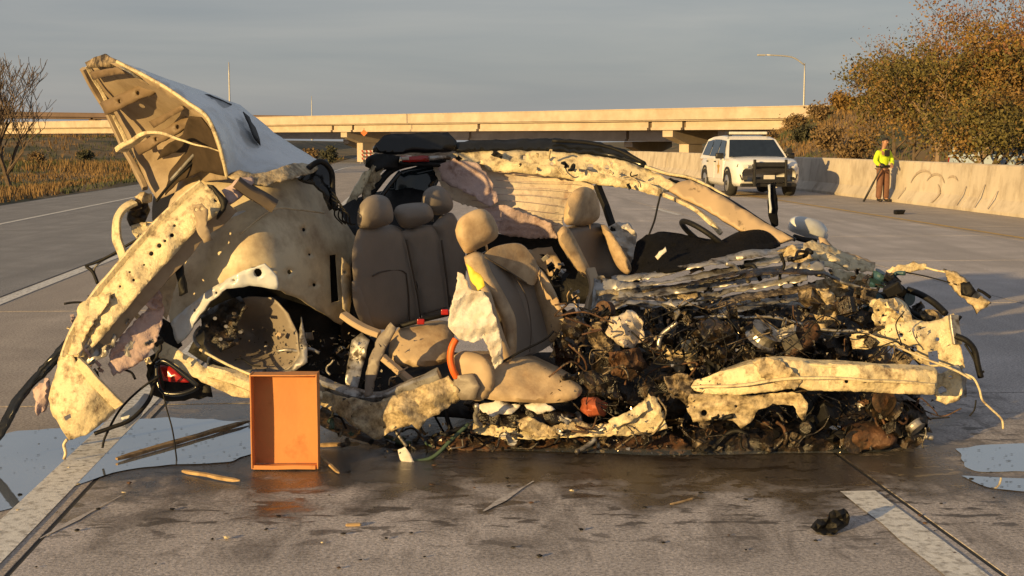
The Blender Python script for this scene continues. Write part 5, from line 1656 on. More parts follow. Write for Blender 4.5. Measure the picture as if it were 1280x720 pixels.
# far front seat
ff = sub('front_seat')
cushion('backrest', [(698, 296, 7.920), (706, 286, 7.960), (728, 281, 8.107), (750, 280, 8.254), (764, 292, 8.347), (776, 312, 8.427), (786, 332, 8.494), (784, 344, 8.480), (762, 348, 8.334), (738, 346, 8.173), (720, 336, 8.053), (706, 316, 7.960)], M['leather'], ff, ctrl=[(740, 315, 8.187)],
        thick=0.14, bulge=0.05, edge=12, step=5, seed=90, prof=lambda x, y: -0.07 * math.exp(-((x - 708 - (y - 290) * 0.42) / 8.0) ** 2) - 0.05 * math.exp(-((x - 762 - (y - 290) * 0.4) / 7.0) ** 2))
cushion('side_bolster', [(697, 292, 7.84), (704, 284, 7.85), (713, 288, 7.88), (724, 308, 7.92), (735, 330, 7.94), (742, 346, 7.96), (728, 345, 7.92), (711, 322, 7.88), (700, 306, 7.85)], M['leather_lit_dusty'], ff, thick=0.14, bulge=0.035, edge=7, step=4, seed=190)
cushion('side_bolster', [(751, 281, 8.12), (760, 284, 8.10), (775, 306, 8.08), (789, 332, 8.06), (785, 343, 8.06), (772, 334, 8.10), (760, 308, 8.12)], M['leather_lit_dusty'], ff, thick=0.14, bulge=0.03, edge=6, step=4, seed=191)
cushion('headrest', [(705, 276, 7.92), (707, 258, 7.93), (715, 242, 7.96), (728, 234, 8.02), (742, 238, 8.12), (749, 254, 8.18), (749, 272, 8.18), (736, 281, 8.10), (718, 282, 7.98), (708, 281, 7.93)], M['leather_lit_dusty'], ff, thick=0.13, bulge=0.075, edge=20, seed=91)
seam([(740, 326, 8.187), (752, 318, 8.267), (766, 320, 8.360)], ff)
seam([(722, 290, 8.067), (732, 318, 8.133), (742, 345, 8.200)], ff)
for x in (724, 736):
    v, f = sweep_data([P(x, 274, 8.12), P(x + 1, 292, 8.14)], circle(0.008, 6)); mesh_obj('headrest_post', v, f, M['aluminium'], ff)
panel('deflated_airbag', [(756, 288, 8.25), (770, 278, 8.26), (786, 278, 8.28), (796, 292, 8.28), (794, 316, 8.26), (788, 330, 8.22), (776, 318, 8.20), (766, 302, 8.22)], M['airbag'], wreck, step=4, cr=0.06, fr=9, seed=92, rag=1.0, thick=0.003)
beam('belt_pillar', [(747, 232, 8.42), (755, 252, 8.38), (762, 272, 8.34), (768, 290, 8.30)], 0.05, 0.03, M['black'], wreck, cr=0.004, seed=93)

# ================================================================== ROOF AND FAR SIDE
panel('roof_rack_end', [(466, 190, 8.25), (470, 180, 8.25), (480, 169, 8.28), (520, 166, 8.35), (560, 165, 8.42), (571, 176, 8.42), (572, 186, 8.40), (530, 189, 8.32), (490, 191, 8.26)], M['gloss_black'], wreck, step=8, cr=0.010, seed=100, thick=0.10)
panel('roof_rail', [(560, 178, 8.42), (600, 175, 8.45), (640, 174, 8.48), (700, 173, 8.50), (745, 177, 8.50), (780, 186, 8.46), (808, 203, 8.40), (806, 208, 8.40), (780, 199, 8.42), (740, 192, 8.46), (690, 188, 8.46), (630, 187, 8.44), (570, 188, 8.40)], M['gloss_black'], wreck, step=6, cr=0.018, fr=7, seed=101, thick=0.05)
hose('roof_seal', [(690, 176, 8.44), (730, 178, 8.44), (768, 186, 8.42), (806, 204, 8.36)], 0.011, M['black'], wreck)
panel('roof_edge', [(566, 192, 8.40), (600, 189, 8.42), (640, 188, 8.44), (690, 189, 8.45), (740, 194, 8.43), (780, 201, 8.40), (812, 212, 8.36), (846, 230, 8.30), (850, 240, 8.28), (828, 240, 8.28), (800, 232, 8.30), (776, 228, 8.32), (745, 224, 8.36), (700, 214, 8.38), (660, 208, 8.38), (620, 206, 8.38), (580, 202, 8.38)], M['rail'], wreck,
      step=5, cr=0.03, fr=6, seed=102, rag=1.2, holes=[(655, 196, 3), (690, 204, 2.2), (738, 208, 4), (759, 209, 3), (765, 204, 1.6)])
panel('torn_roof_lining', [(600, 200, 8.34), (650, 202, 8.33), (700, 208, 8.32), (750, 216, 8.30), (800, 226, 8.26), (830, 236, 8.22), (826, 246, 8.22), (790, 236, 8.26), (745, 230, 8.30), (700, 222, 8.32), (650, 216, 8.33), (610, 214, 8.34)], M['rail'], wreck, step=5, cr=0.02, fr=6, seed=103, rag=1.2)
panel('curtain_airbag', [(540, 205, 8.40), (556, 198, 8.42), (590, 196, 8.44), (640, 206, 8.46), (690, 214, 8.46), (735, 226, 8.44), (746, 236, 8.44), (730, 240, 8.44), (712, 256, 8.42), (704, 276, 8.40), (698, 297, 8.38), (660, 294, 8.36), (636, 292, 8.34), (622, 278, 8.34), (600, 262, 8.36), (575, 254, 8.38), (556, 244, 8.38), (548, 226, 8.38)], M['liner'], wreck,
      ctrl=[(620, 240, 8.36), (660, 260, 8.34)], step=3, cr=0.02, fr=3.5, seed=104, pleat=(0.0022, 0.85, -0.05), thick=0.004, rag=1.2)
for k in range(9):
    y0 = 214 + 9 * k
    pl = [(x, y0 + 0.06 * (x - 600) + 1.2 * math.sin(x * 0.05 + k)) for x in range(590 if k > 1 else 620, 722 - 3 * k, 12)]
    hose('pleat_line', [(x, y, 8.325 + 0.02 * abs(x - 640) / 60 + (0.03 if y < 232 else 0)) for x, y in pl], 0.0016, M['pink'], wreck, 2, 4)
panel('liner_shade_flap', [(548, 206, 8.30), (566, 198, 8.28), (600, 206, 8.26), (614, 226, 8.24), (622, 252, 8.22), (612, 258, 8.22), (590, 244, 8.25), (566, 234, 8.28), (552, 226, 8.30)], M['pink'], wreck, step=5, cr=0.03, fr=4, seed=105, rag=1.8, thick=0.004)  # pinkish sheets paint the shaded parts of the curtain
panel('liner_shade_flap', [(600, 262, 8.26), (630, 256, 8.24), (660, 268, 8.26), (690, 280, 8.30), (698, 298, 8.32), (664, 298, 8.30), (630, 294, 8.26), (610, 280, 8.24)], M['pink'], wreck, step=3, cr=0.02, fr=4, seed=106, rag=1.2, pleat=(0.003, 0.85, -0.1), thick=0.004)
panel('rear_side_glass', [(481, 246, 8.28), (488, 230, 8.28), (502, 213, 8.30), (526, 206, 8.36), (556, 203, 8.42), (548, 228, 8.40), (532, 252, 8.34), (500, 256, 8.30)], M['glass'], wreck, step=12, cr=0.006, fr=3, seed=107, thick=0.006)
hose('window_seal', [(448, 262, 8.1), (468, 236, 8.16), (490, 212, 8.22), (520, 203, 8.3), (556, 200, 8.38)], 0.022, M['black'], wreck)
hose('window_seal', [(466, 262, 8.12), (482, 238, 8.18), (500, 215, 8.24)], 0.014, M['gloss_black'], wreck)
panel('rear_pillar', [(432, 256, 8.0), (440, 240, 8.02), (456, 214, 8.08), (464, 212, 8.10), (460, 226, 8.08), (446, 250, 8.02), (438, 262, 8.0)], M['rail'], wreck, step=5, cr=0.01, seed=108, thick=0.03)
panel('torn_pillar_skin', [(458, 216, 8.1), (466, 206, 8.12), (480, 210, 8.15), (474, 226, 8.12), (460, 246, 8.08), (452, 254, 8.05), (452, 244, 8.06)], M['grimy'], wreck, step=4, cr=0.04, fr=14, seed=109, rag=2)
panel('pillar_cap', [(456, 208, 8.1), (464, 196, 8.12), (480, 192, 8.16), (500, 196, 8.2), (500, 210, 8.2), (482, 212, 8.16), (466, 212, 8.12)], M['black'], wreck, step=5, cr=0.04, seed=110, thick=0.03)
panel('brake_lamp', [(502, 195, 8.18), (535, 195, 8.25), (537, 202, 8.25), (504, 202, 8.18)], M['red_lens'], wreck, step=8, cr=0.004, seed=111, thick=0.02)
panel('lamp_lens', [(502, 196, 8.15), (511, 196, 8.16), (511, 200, 8.16), (502, 200, 8.15)], M['airbag'], wreck, step=5, cr=0.002, seed=112)
hose('roof_brace', [(500, 204, 8.2), (540, 206, 8.28), (566, 207, 8.34)], 0.014, M['black'], wreck)
hose('roof_brace', [(537, 198, 8.2), (552, 197, 8.25), (566, 198, 8.3)], 0.014, M['steel'], wreck)
# windscreen pillar on the far side
panel('windscreen_pillar', [(836, 236, 8.25), (848, 228, 8.27), (862, 224, 8.28), (884, 234, 8.24), (920, 256, 8.15), (956, 278, 8.05), (992, 298, 7.96), (972, 304, 7.96), (948, 298, 8.0), (916, 282, 8.08), (876, 258, 8.18), (852, 247, 8.22)], M['trim'], wreck, ctrl=[(900, 256, 8.12)], step=7, cr=0.008, fr=4, seed=113, thick=0.03)
hose('pillar_edge', [(812, 210, 8.36), (836, 218, 8.34), (862, 224, 8.32), (890, 238, 8.28), (924, 258, 8.20), (960, 282, 8.1), (994, 300, 8.0)], 0.012, M['gloss_black'], wreck)
hose('pillar_edge', [(806, 208, 8.35), (834, 217, 8.33), (862, 222, 8.31), (888, 234, 8.28), (912, 248, 8.24)], 0.010, M['rail'], wreck)
beam('door_frame', [(745, 228, 8.34), (775, 230, 8.32), (806, 236, 8.28), (836, 246, 8.24), (862, 258, 8.2), (884, 274, 8.15), (902, 292, 8.1)], 0.035, 0.025, M['rail'], wreck, cr=0.008, seed=114)
panel('pillar_gap', [(820, 228, 8.38), (838, 222, 8.38), (852, 228, 8.36), (836, 238, 8.34), (826, 240, 8.34)], M['black'], wreck, step=5, cr=0.02, seed=115)
hose('wire', [(826, 242, 8.1), (822, 258, 8.08), (818, 276, 8.04), (811, 294, 8.0)], 0.006, M['black'], wreck)
panel('far_door_inner', [(590, 288, 8.55), (640, 294, 8.55), (700, 298, 8.55), (760, 318, 8.5), (800, 326, 8.5), (800, 380, 8.45), (600, 380, 8.45), (580, 330, 8.5)], M['black'], wreck, step=12, cr=0.03, seed=116, thick=0.03)
panel('far_door_trim', [(660, 312, 8.4), (690, 308, 8.4), (702, 330, 8.38), (700, 346, 8.36), (676, 344, 8.36)], M['trim'], wreck, step=6, cr=0.03, seed=117)
# dark cloth over the dash, steering wheel, far mirror
panel('dark_cloth', [(790, 342, 7.9), (792, 318, 7.95), (796, 302, 8.0), (808, 293, 8.02), (830, 289, 8.04), (846, 291, 8.04), (870, 296, 8.0), (900, 300, 7.96), (930, 300, 7.92), (962, 300, 7.9), (976, 306, 7.86), (950, 316, 7.7), (900, 326, 7.55), (850, 336, 7.5), (800, 346, 7.55), (764, 350, 7.6)], M['navy'], wreck,
      ctrl=[(830, 312, 7.8), (900, 312, 7.74)], step=6, cr=0.05, fr=6, seed=118, thick=0.01)
panel('torn_paper', [(819, 321, 7.58), (824, 314, 7.6), (832, 308, 7.6), (833, 314, 7.58), (827, 319, 7.57), (822, 325, 7.56)], M['airbag'], wreck, step=4, cr=0.01, seed=119)
def torus(name, c, r_, t, tilt, yaw, mt, parent, n=28):
    rot = Matrix.Rotation(yaw, 3, 'Z') @ Matrix.Rotation(tilt, 3, 'Y')
    pts = [c + rot @ Vector((r_ * math.cos(2 * math.pi * k / n), r_ * math.sin(2 * math.pi * k / n), 0)) for k in range(n)]
    V, F = [], []
    for k in range(n):
        rad = (pts[k] - c).normalized(); up = rot @ Vector((0, 0, 1))
        for j in range(8):
            a = j * math.pi / 4
            V.append(pts[k] + rad * (t * math.cos(a)) + up * (t * math.sin(a)))
    for k in range(n):
        for j in range(8):
            F.append((k * 8 + j, k * 8 + (j + 1) % 8, ((k + 1) % n) * 8 + (j + 1) % 8, ((k + 1) % n) * 8 + j))
    return mesh_obj(name, V, F, mt, parent, True)


torus('steering_wheel', P(884, 300, 8.1), 0.185, 0.017, R(38), R(15), M['black'], wreck)
cushion('dash_top', [(905, 302, 7.95), (930, 290, 8.0), (955, 288, 8.0), (972, 302, 7.95), (965, 312, 7.85), (930, 314, 7.8), (908, 312, 7.85)], M['navy'], wreck, thick=0.2, bulge=0.04, edge=10, seed=120)
cushion('far_mirror', [(988, 280, 8.45), (992, 273, 8.45), (1004, 271, 8.46), (1024, 276, 8.48), (1034, 286, 8.50), (1034, 298, 8.50), (1020, 300, 8.48), (998, 293, 8.46), (988, 288, 8.45)], M['paint'], wreck, thick=0.12, bulge=0.05, edge=10, seed=121)
hose('mirror_stalk', [(992, 296, 8.40), (1006, 300, 8.42), (1020, 302, 8.44)], 0.018, M['black'], wreck)
panel('bent_window_post', [(960, 230, 8.30), (970, 228, 8.30), (973, 281, 8.15), (966, 284, 8.14), (961, 268, 8.18)], M['navy'], wreck, step=6, cr=0.003, seed=122, thick=0.02, dent=0)
panel('window_post_edge', [(960, 231, 8.27), (963, 230, 8.27), (964, 266, 8.15), (961, 266, 8.16)], M['paint'], wreck, step=6, cr=0.002, seed=123, dent=0)

# ================================================================== FRONT
# layered remains of door, wing and bonnet
strips = [
    ([(764, 350), (820, 342), (880, 330), (930, 318), (968, 312), (1004, 308)], 10, 7.62, 'steel'),
    ([(770, 358), (830, 352), (890, 342), (940, 330), (990, 322), (1016, 318)], 9, 7.55, 'steel'),
    ([(790, 370), (850, 362), (900, 352), (950, 346), (990, 336), (1030, 330)], 12, 7.48, 'steel'),
    ([(800, 384), (860, 374), (910, 362), (960, 356), (1010, 344)], 11, 7.40, 'steel'),
    ([(745, 366), (790, 362), (830, 364), (850, 370), (872, 366)], 12, 7.42, 'grimy'),
    ([(840, 394), (890, 384), (930, 372), (980, 362), (1020, 356)], 10, 7.30, 'grimier'),
    ([(884, 394), (930, 384), (960, 376), (1000, 372)], 8, 7.25, 'steel'),
    ([(930, 330), (970, 322), (1004, 318), (1040, 322), (1062, 332)], 12, 7.70, 'rail'),
    ([(760, 382), (800, 376), (838, 380), (880, 376)], 9, 7.3, 'steel'),
    ([(770, 374), (812, 372), (850, 380), (890, 372)], 7, 7.28, 'grimier'),
    ([(900, 350), (950, 342), (996, 338), (1030, 340), (1050, 350)], 7, 7.40, 'oily'),
    ([(780, 364), (850, 356), (920, 342), (980, 332)], 6, 7.46, 'oily'),
]
for i, (pl, w_, dep, mm) in enumerate(strips):
    up_ = [(x, y - w_ * 0.5 * (0.7 + 0.5 * math.sin(x * 0.05 + i)), dep + 0.10 * math.sin(x * 0.02 + i)) for x, y in pl]
    lo_ = [(x, y + w_ * 0.5 * (0.8 + 0.4 * math.cos(x * 0.04 + i)), dep - 0.06 + 0.10 * math.sin(x * 0.02 + i)) for x, y in reversed(pl)]
    panel('crushed_panel', up_ + lo_, M[mm], wreck, step=5, cr=0.045, fr=6, seed=130 + i, rag=1.2, angle=25)
panel('crushed_door_skin', [(742, 348, 7.5), (772, 350, 7.5), (800, 360, 7.45), (806, 376, 7.4), (770, 386, 7.38), (752, 400, 7.35), (738, 392, 7.38)], M['steel'], wreck, step=6, cr=0.05, fr=8, seed=150, rag=2)
beam('door_pillar', [(738, 338, 7.6), (742, 352, 7.55), (740, 372, 7.5), (736, 396, 7.45)], 0.05, 0.04, M['trim'], wreck, cr=0.012, seed=151)
beam('door_pillar', [(752, 346, 7.55), (756, 366, 7.5), (752, 388, 7.45), (756, 402, 7.42)], 0.035, 0.03, M['grimy'], wreck, cr=0.014, seed=152)
panel('far_wing', [(1000, 306, 8.0), (1016, 300, 8.05), (1040, 308, 8.1), (1070, 322, 8.12), (1094, 332, 8.14), (1092, 340, 8.1), (1066, 338, 8.05), (1036, 334, 7.95), (1010, 330, 7.9), (1004, 318, 7.95)], M['rail'], wreck, step=6, cr=0.03, fr=6, seed=153, rag=1.5)
panel('far_wing_edge', [(1024, 296, 8.15), (1032, 298, 8.15), (1044, 312, 8.15), (1070, 318, 8.16), (1094, 328, 8.16), (1094, 334, 8.14), (1062, 328, 8.12), (1034, 318, 8.1)], M['trim'], wreck, step=5, cr=0.012, seed=154, thick=0.012)
for i, (pts, mm) in enumerate((
        ([(970, 316), (990, 306), (1012, 318), (1030, 336), (1040, 352), (1020, 346), (1000, 334), (984, 326)], 'grimy'),
        ([(1040, 336), (1064, 340), (1090, 346), (1096, 358), (1070, 362), (1048, 354)], 'rail'),
        ([(1020, 350), (1046, 346), (1060, 358), (1056, 372), (1034, 368), (1016, 364)], 'grimy'),
        ([(1016, 366), (1036, 362), (1050, 380), (1044, 402), (1030, 412), (1018, 396)], 'grimy'),
        ([(1010, 352), (1060, 356), (1064, 364), (1040, 366), (1012, 362)], 'steel'),
        ([(1088, 376), (1120, 372), (1134, 380), (1140, 400), (1118, 410), (1094, 408)], 'rail'),
        ([(870, 404), (890, 396), (910, 402), (920, 420), (900, 432), (880, 424)], 'oily'),
        ([(764, 396), (790, 388), (802, 400), (806, 424), (790, 436), (770, 430), (756, 416)], 'liner'),
        ([(804, 426), (822, 420), (834, 436), (852, 438), (862, 452), (852, 468), (828, 472), (812, 458)], 'grimy'),
        ([(850, 420), (866, 426), (872, 446), (866, 466), (856, 448)], 'rail'),
        ([(830, 470), (850, 466), (872, 474), (880, 492), (870, 520), (850, 500), (836, 490)], 'grimier'),
        ([(740, 404), (760, 400), (772, 420), (764, 440), (744, 436), (732, 420)], 'grimier'),
        ([(690, 430), (716, 422), (728, 440), (720, 470), (700, 466)], 'rust'),
        ([(700, 404), (722, 394), (734, 410), (722, 426), (704, 422)], 'oily'),
        ([(726, 500), (742, 496), (760, 504), (758, 518), (740, 522), (726, 514)], 'red_cloth'),
        ([(734, 486), (752, 480), (764, 492), (750, 502), (736, 498)], 'teal'),
        ([(800, 482), (820, 474), (842, 500), (836, 526), (818, 520), (806, 500)], 'oily'),
        ([(760, 440), (800, 436), (810, 456), (790, 476), (764, 470)], 'rust'),
        ([(700, 470), (740, 462), (770, 474), (780, 500), (740, 500), (712, 492)], 'oily'),
)):
    dep = 7.0 + 0.25 * math.sin(i * 1.7) + (0.6 if pts[0][1] < 356 and pts[0][0] > 960 else 0)
    if i in (3, 5): dep = 6.95
    panel('crushed_fragment', [(x, y, dep + 0.05 * math.sin(k * 2.1 + i)) for k, (x, y) in enumerate(pts)], M[mm], wreck, ctrl=[(sum(q[0] for q in pts) / len(pts), sum(q[1] for q in pts) / len(pts), dep - 0.08)], step=4.5, cr=0.06, fr=10, seed=160 + i, rag=2.0, angle=30,
          holes=[(1098, 388, 1.8), (1104, 394, 1.6), (1122, 390, 2.0), (1128, 396, 1.5)] if i == 5 else ())
# bumper beam
panel('bumper_beam', [(868, 476, 6.72), (900, 464, 6.66), (930, 458, 6.62), (960, 450, 6.58), (1000, 450, 6.56), (1014, 454, 6.56), (1050, 455, 6.54), (1100, 456, 6.52), (1110, 460, 6.52), (1150, 462, 6.52), (1171, 463, 6.52), (1172, 480, 6.50), (1169, 493, 6.50), (1120, 492, 6.51), (1060, 489, 6.53), (1010, 488, 6.54),
                       (1000, 484, 6.55), (960, 490, 6.58), (920, 494, 6.62), (880, 492, 6.68), (862, 486, 6.74)], M['rail'], wreck, ctrl=[(1080, 474, 6.485), (1140, 477, 6.475), (1000, 466, 6.51), (940, 475, 6.56), (1060, 462, 6.51), (1060, 484, 6.51)], step=4, cr=0.014, fr=7, seed=190, rag=0.8, thick=0.006, dent=0.0015, angle=20,
      holes=[(1058, 477, 2.4), (1082, 477, 2.4), (922, 481, 1.8), (1148, 479, 1.8)])
beam('beam_crease', [(866, 484, 6.66), (920, 481, 6.56), (970, 475, 6.52), (1010, 472, 6.49), (1060, 474, 6.475), (1110, 477, 6.465), (1168, 480, 6.46)], 0.022, 0.012, M['rail'], wreck, cr=0.006, seed=191)
beam('beam_flange', [(900, 464, 6.70), (960, 451, 6.63), (1010, 453, 6.60), (1060, 456, 6.58), (1110, 460, 6.57), (1170, 463, 6.57)], 0.09, 0.014, M['rail'], wreck, cr=0.008, seed=192)
panel('beam_backing', [(872, 480, 6.82), (960, 456, 6.72), (1165, 466, 6.66), (1165, 490, 6.64), (960, 490, 6.70)], M['oily'], wreck, step=14, cr=0.01, seed=193)
panel('crumpled_beam_end', [(940, 452, 6.54), (958, 446, 6.52), (976, 452, 6.52), (990, 462, 6.50), (1002, 474, 6.52), (992, 488, 6.53), (970, 480, 6.53), (952, 472, 6.54)], M['grimy'], wreck, step=4, cr=0.035, fr=12, seed=194, rag=2)
panel('lower_crossmember', [(862, 492, 6.70), (900, 490, 6.66), (940, 494, 6.64), (980, 490, 6.62), (1000, 492, 6.60), (1010, 504, 6.60), (1006, 528, 6.62), (998, 520, 6.62), (992, 506, 6.62), (966, 504, 6.64), (948, 512, 6.64), (938, 528, 6.64), (926, 536, 6.64), (916, 526, 6.65), (890, 524, 6.68), (866, 528, 6.70), (858, 510, 6.72)], M['grimy'], wreck,
      step=5, cr=0.04, fr=9, seed=195, rag=1.5, holes=[(880, 516, 4), (920, 508, 2)])
# front end: radiator support on the far right
panel('radiator_support', [(1062, 422, 6.95), (1076, 412, 6.95), (1100, 414, 6.92), (1110, 404, 6.92), (1140, 400, 6.90), (1162, 402, 6.90), (1178, 398, 6.88), (1192, 391, 6.88), (1196, 400, 6.86), (1194, 420, 6.84), (1202, 436, 6.82), (1206, 460, 6.80), (1200, 462, 6.80), (1184, 458, 6.82), (1164, 458, 6.84), (1150, 454, 6.86), (1136, 440, 6.88),
                             (1110, 432, 6.92), (1084, 434, 6.94), (1066, 434, 6.95)], M['rail'], wreck, ctrl=[(1150, 425, 6.80), (1110, 420, 6.86)], step=5, cr=0.02, fr=6, seed=196, rag=1.0, dent=0.002,
      holes=[(1172, 424, 2.6), (1142, 436, 4.5), (1126, 419, 3), (1150, 410, 2), [(1160, 440), (1172, 438), (1174, 456), (1162, 456)]])
beam('support_edge', [(1192, 394, 6.84), (1194, 412, 6.82), (1196, 430, 6.80)], 0.05, 0.02, M['steel'], wreck, cr=0.006, seed=197)
panel('crash_box', [(1172, 468, 6.74), (1186, 462, 6.74), (1200, 466, 6.74), (1204, 486, 6.72), (1200, 500, 6.72), (1182, 506, 6.72), (1172, 500, 6.72)], M['rail'], wreck, step=5, cr=0.03, fr=10, seed=198, holes=[(1188, 472, 3), (1178, 488, 5.5)], thick=0.03)
panel('support_stay', [(1186, 458, 6.76), (1198, 456, 6.76), (1208, 470, 6.75), (1208, 496, 6.74), (1198, 500, 6.74), (1192, 478, 6.75)], M['steel'], wreck, step=5, cr=0.02, seed=199)
panel('yellow_bracket', [(1064, 416, 7.05), (1084, 414, 7.02), (1096, 422, 7.0), (1088, 436, 7.0), (1066, 436, 7.03)], M['rail'], wreck, step=5, cr=0.02, seed=200)
# loose arm sticking out at the front
panel('loose_wing_stay', [(1108, 338, 7.5), (1124, 332, 7.5), (1142, 329, 7.5), (1158, 331, 7.5), (1158, 337, 7.5), (1140, 340, 7.5), (1120, 343, 7.5), (1110, 343, 7.5)], M['rail'], wreck, step=4, cr=0.02, fr=12, seed=201, thick=0.02)
hose('wire', [(1156, 334, 7.5), (1170, 338, 7.46), (1182, 340, 7.42)], 0.006, M['rail'], wreck)
panel('loose_hinge', [(1178, 338, 7.4), (1188, 338, 7.38), (1206, 352, 7.36), (1220, 364, 7.34), (1238, 378, 7.32), (1234, 384, 7.32), (1222, 388, 7.32), (1206, 374, 7.34), (1192, 356, 7.37)], M['grimy'], wreck, step=4, cr=0.03, fr=12, seed=202, thick=0.025, rag=1.5)
panel('hinge_bolt_plate', [(1200, 354, 7.3), (1212, 352, 7.3), (1220, 364, 7.28), (1214, 372, 7.28), (1204, 366, 7.29)], M['black'], wreck, step=4, cr=0.02, seed=203, thick=0.03)
hose('wire', [(1130, 340, 7.45), (1160, 346, 7.42), (1196, 356, 7.38)], 0.004, M['black'], wreck)
hose('wire', [(1222, 362, 7.3), (1230, 366, 7.3), (1238, 372, 7.3)], 0.009, M['black'], wreck)
# hoses and dangling cables at the front
hose('radiator_hose', [(1134, 362, 7.2), (1150, 368, 7.15), (1164, 376, 7.1), (1174, 384, 7.05), (1182, 392, 7.0)], 0.018, M['black'], wreck)
hose('radiator_hose', [(1128, 380, 7.1), (1142, 392, 7.05), (1158, 398, 7.0)], 0.016, M['black'], wreck)
hose('radiator_hose', [(1194, 420, 6.8), (1208, 426, 6.78), (1218, 438, 6.78), (1222, 456, 6.78), (1226, 472, 6.78)], 0.016, M['black'], wreck)
hose('dangling_cable', [(1200, 466, 6.72), (1216, 472, 6.70), (1224, 486, 6.70), (1228, 500, 6.70), (1240, 512, 6.70), (1252, 524, 6.70), (1254, 536, 6.70)], 0.006, M['rail'], wreck)
hose('dangling_cable', [(1206, 430, 6.8), (1216, 446, 6.78), (1224, 466, 6.78), (1230, 464, 6.78)], 0.006, M['black'], wreck)
hose('dangling_cable', [(1072, 412, 6.85), (1110, 428, 6.75), (1150, 446, 6.72), (1192, 462, 6.70), (1214, 474, 6.70)], 0.006, M['rail'], wreck)
hose('dangling_cable', [(1220, 500, 6.72), (1218, 512, 6.72), (1212, 520, 6.72)], 0.004, M['black'], wreck)
hose('fuel_pipe', [(928, 398, 7.0), (960, 396, 6.98), (990, 402, 6.96), (1030, 412, 6.92), (1070, 414, 6.9)], 0.008, M['aluminium'], wreck)
hose('fuel_pipe', [(850, 398, 7.1), (890, 396, 7.08), (930, 396, 7.05)], 0.008, M['steel'], wreck)
# engine mass
panel('engine_bay_back', [(690, 400, 7.7), (740, 380, 7.75), (850, 376, 7.8), (960, 366, 7.8), (1080, 360, 7.8), (1120, 380, 7.6), (1110, 440, 7.4), (1150, 470, 7.3), (1150, 530, 7.1), (1020, 530, 7.1), (990, 552, 6.95), (860, 556, 6.95), (720, 545, 7.0), (690, 480, 7.3)], M['oily'], wreck, step=9, cr=0.12, fr=4, seed=210, rag=4, soft=True)
cushion('engine_block', [(870, 400, 7.3), (930, 380, 7.35), (1010, 385, 7.35), (1060, 410, 7.3), (1060, 445, 7.2), (1000, 452, 7.1), (900, 462, 7.1), (868, 440, 7.2)], M['oily'], wreck, thick=0.5, bulge=0.12, edge=30, cr=0.14, fr=7, step=6, seed=211)
cushion('gearbox', [(750, 430, 7.2), (800, 440, 7.15), (850, 470, 7.05), (855, 520, 6.95), (800, 520, 6.95), (760, 500, 7.0), (740, 465, 7.1)], M['oily'], wreck, thick=0.4, bulge=0.12, edge=30, cr=0.10, fr=7, step=6, seed=212)
cushion('exhaust_pipe', [(984, 426, 6.95), (1000, 408, 6.95), (1020, 402, 6.95), (1028, 412, 6.95), (1018, 430, 6.93), (998, 444, 6.9), (992, 452, 6.9), (982, 444, 6.92)], M['rust'], wreck, thick=0.12, bulge=0.06, edge=9, step=5, seed=213, cr=0.012)
cushion('wheel_hub', [(1060, 540, 6.70), (1080, 534, 6.70), (1110, 536, 6.70), (1122, 548, 6.68), (1112, 560, 6.66), (1080, 562, 6.66), (1062, 554, 6.68)], M['rust'], wreck, thick=0.25, bulge=0.07, edge=12, step=5, seed=214, cr=0.04, fr=9)
cushion('sump', [(870, 540, 6.85), (920, 536, 6.84), (980, 536, 6.84), (1030, 540, 6.82), (1055, 552, 6.78), (1030, 564, 6.72), (960, 566, 6.72), (890, 564, 6.74), (866, 554, 6.8)], M['oily'], wreck, thick=0.5, bulge=0.08, edge=14, step=6, seed=215, cr=0.07, fr=7)
cushion('subframe', [(1090, 505, 6.8), (1120, 500, 6.8), (1150, 505, 6.8), (1160, 530, 6.76), (1150, 556, 6.70), (1128, 560, 6.70), (1116, 540, 6.74), (1096, 526, 6.78)], M['oily'], wreck, thick=0.4, bulge=0.07, edge=14, step=5, seed=216, cr=0.09, fr=8)
cushion('gearbox_mount', [(580, 530, 7.0), (700, 545, 6.95), (860, 545, 6.9), (870, 560, 6.78), (720, 564, 6.78), (600, 562, 6.8), (540, 556, 6.9)], M['oily'], wreck, thick=0.6, bulge=0.06, edge=10, step=7, seed=217, cr=0.07, fr=6)
cushion('rear_underbody', [(400, 512, 7.1), (470, 545, 6.95), (540, 545, 6.95), (580, 560, 6.85), (560, 568, 6.78), (500, 562, 6.8), (440, 548, 6.9), (398, 530, 7.0)], M['oily'], wreck, thick=0.7, bulge=0.05, edge=10, step=7, seed=218, cr=0.06, fr=6)


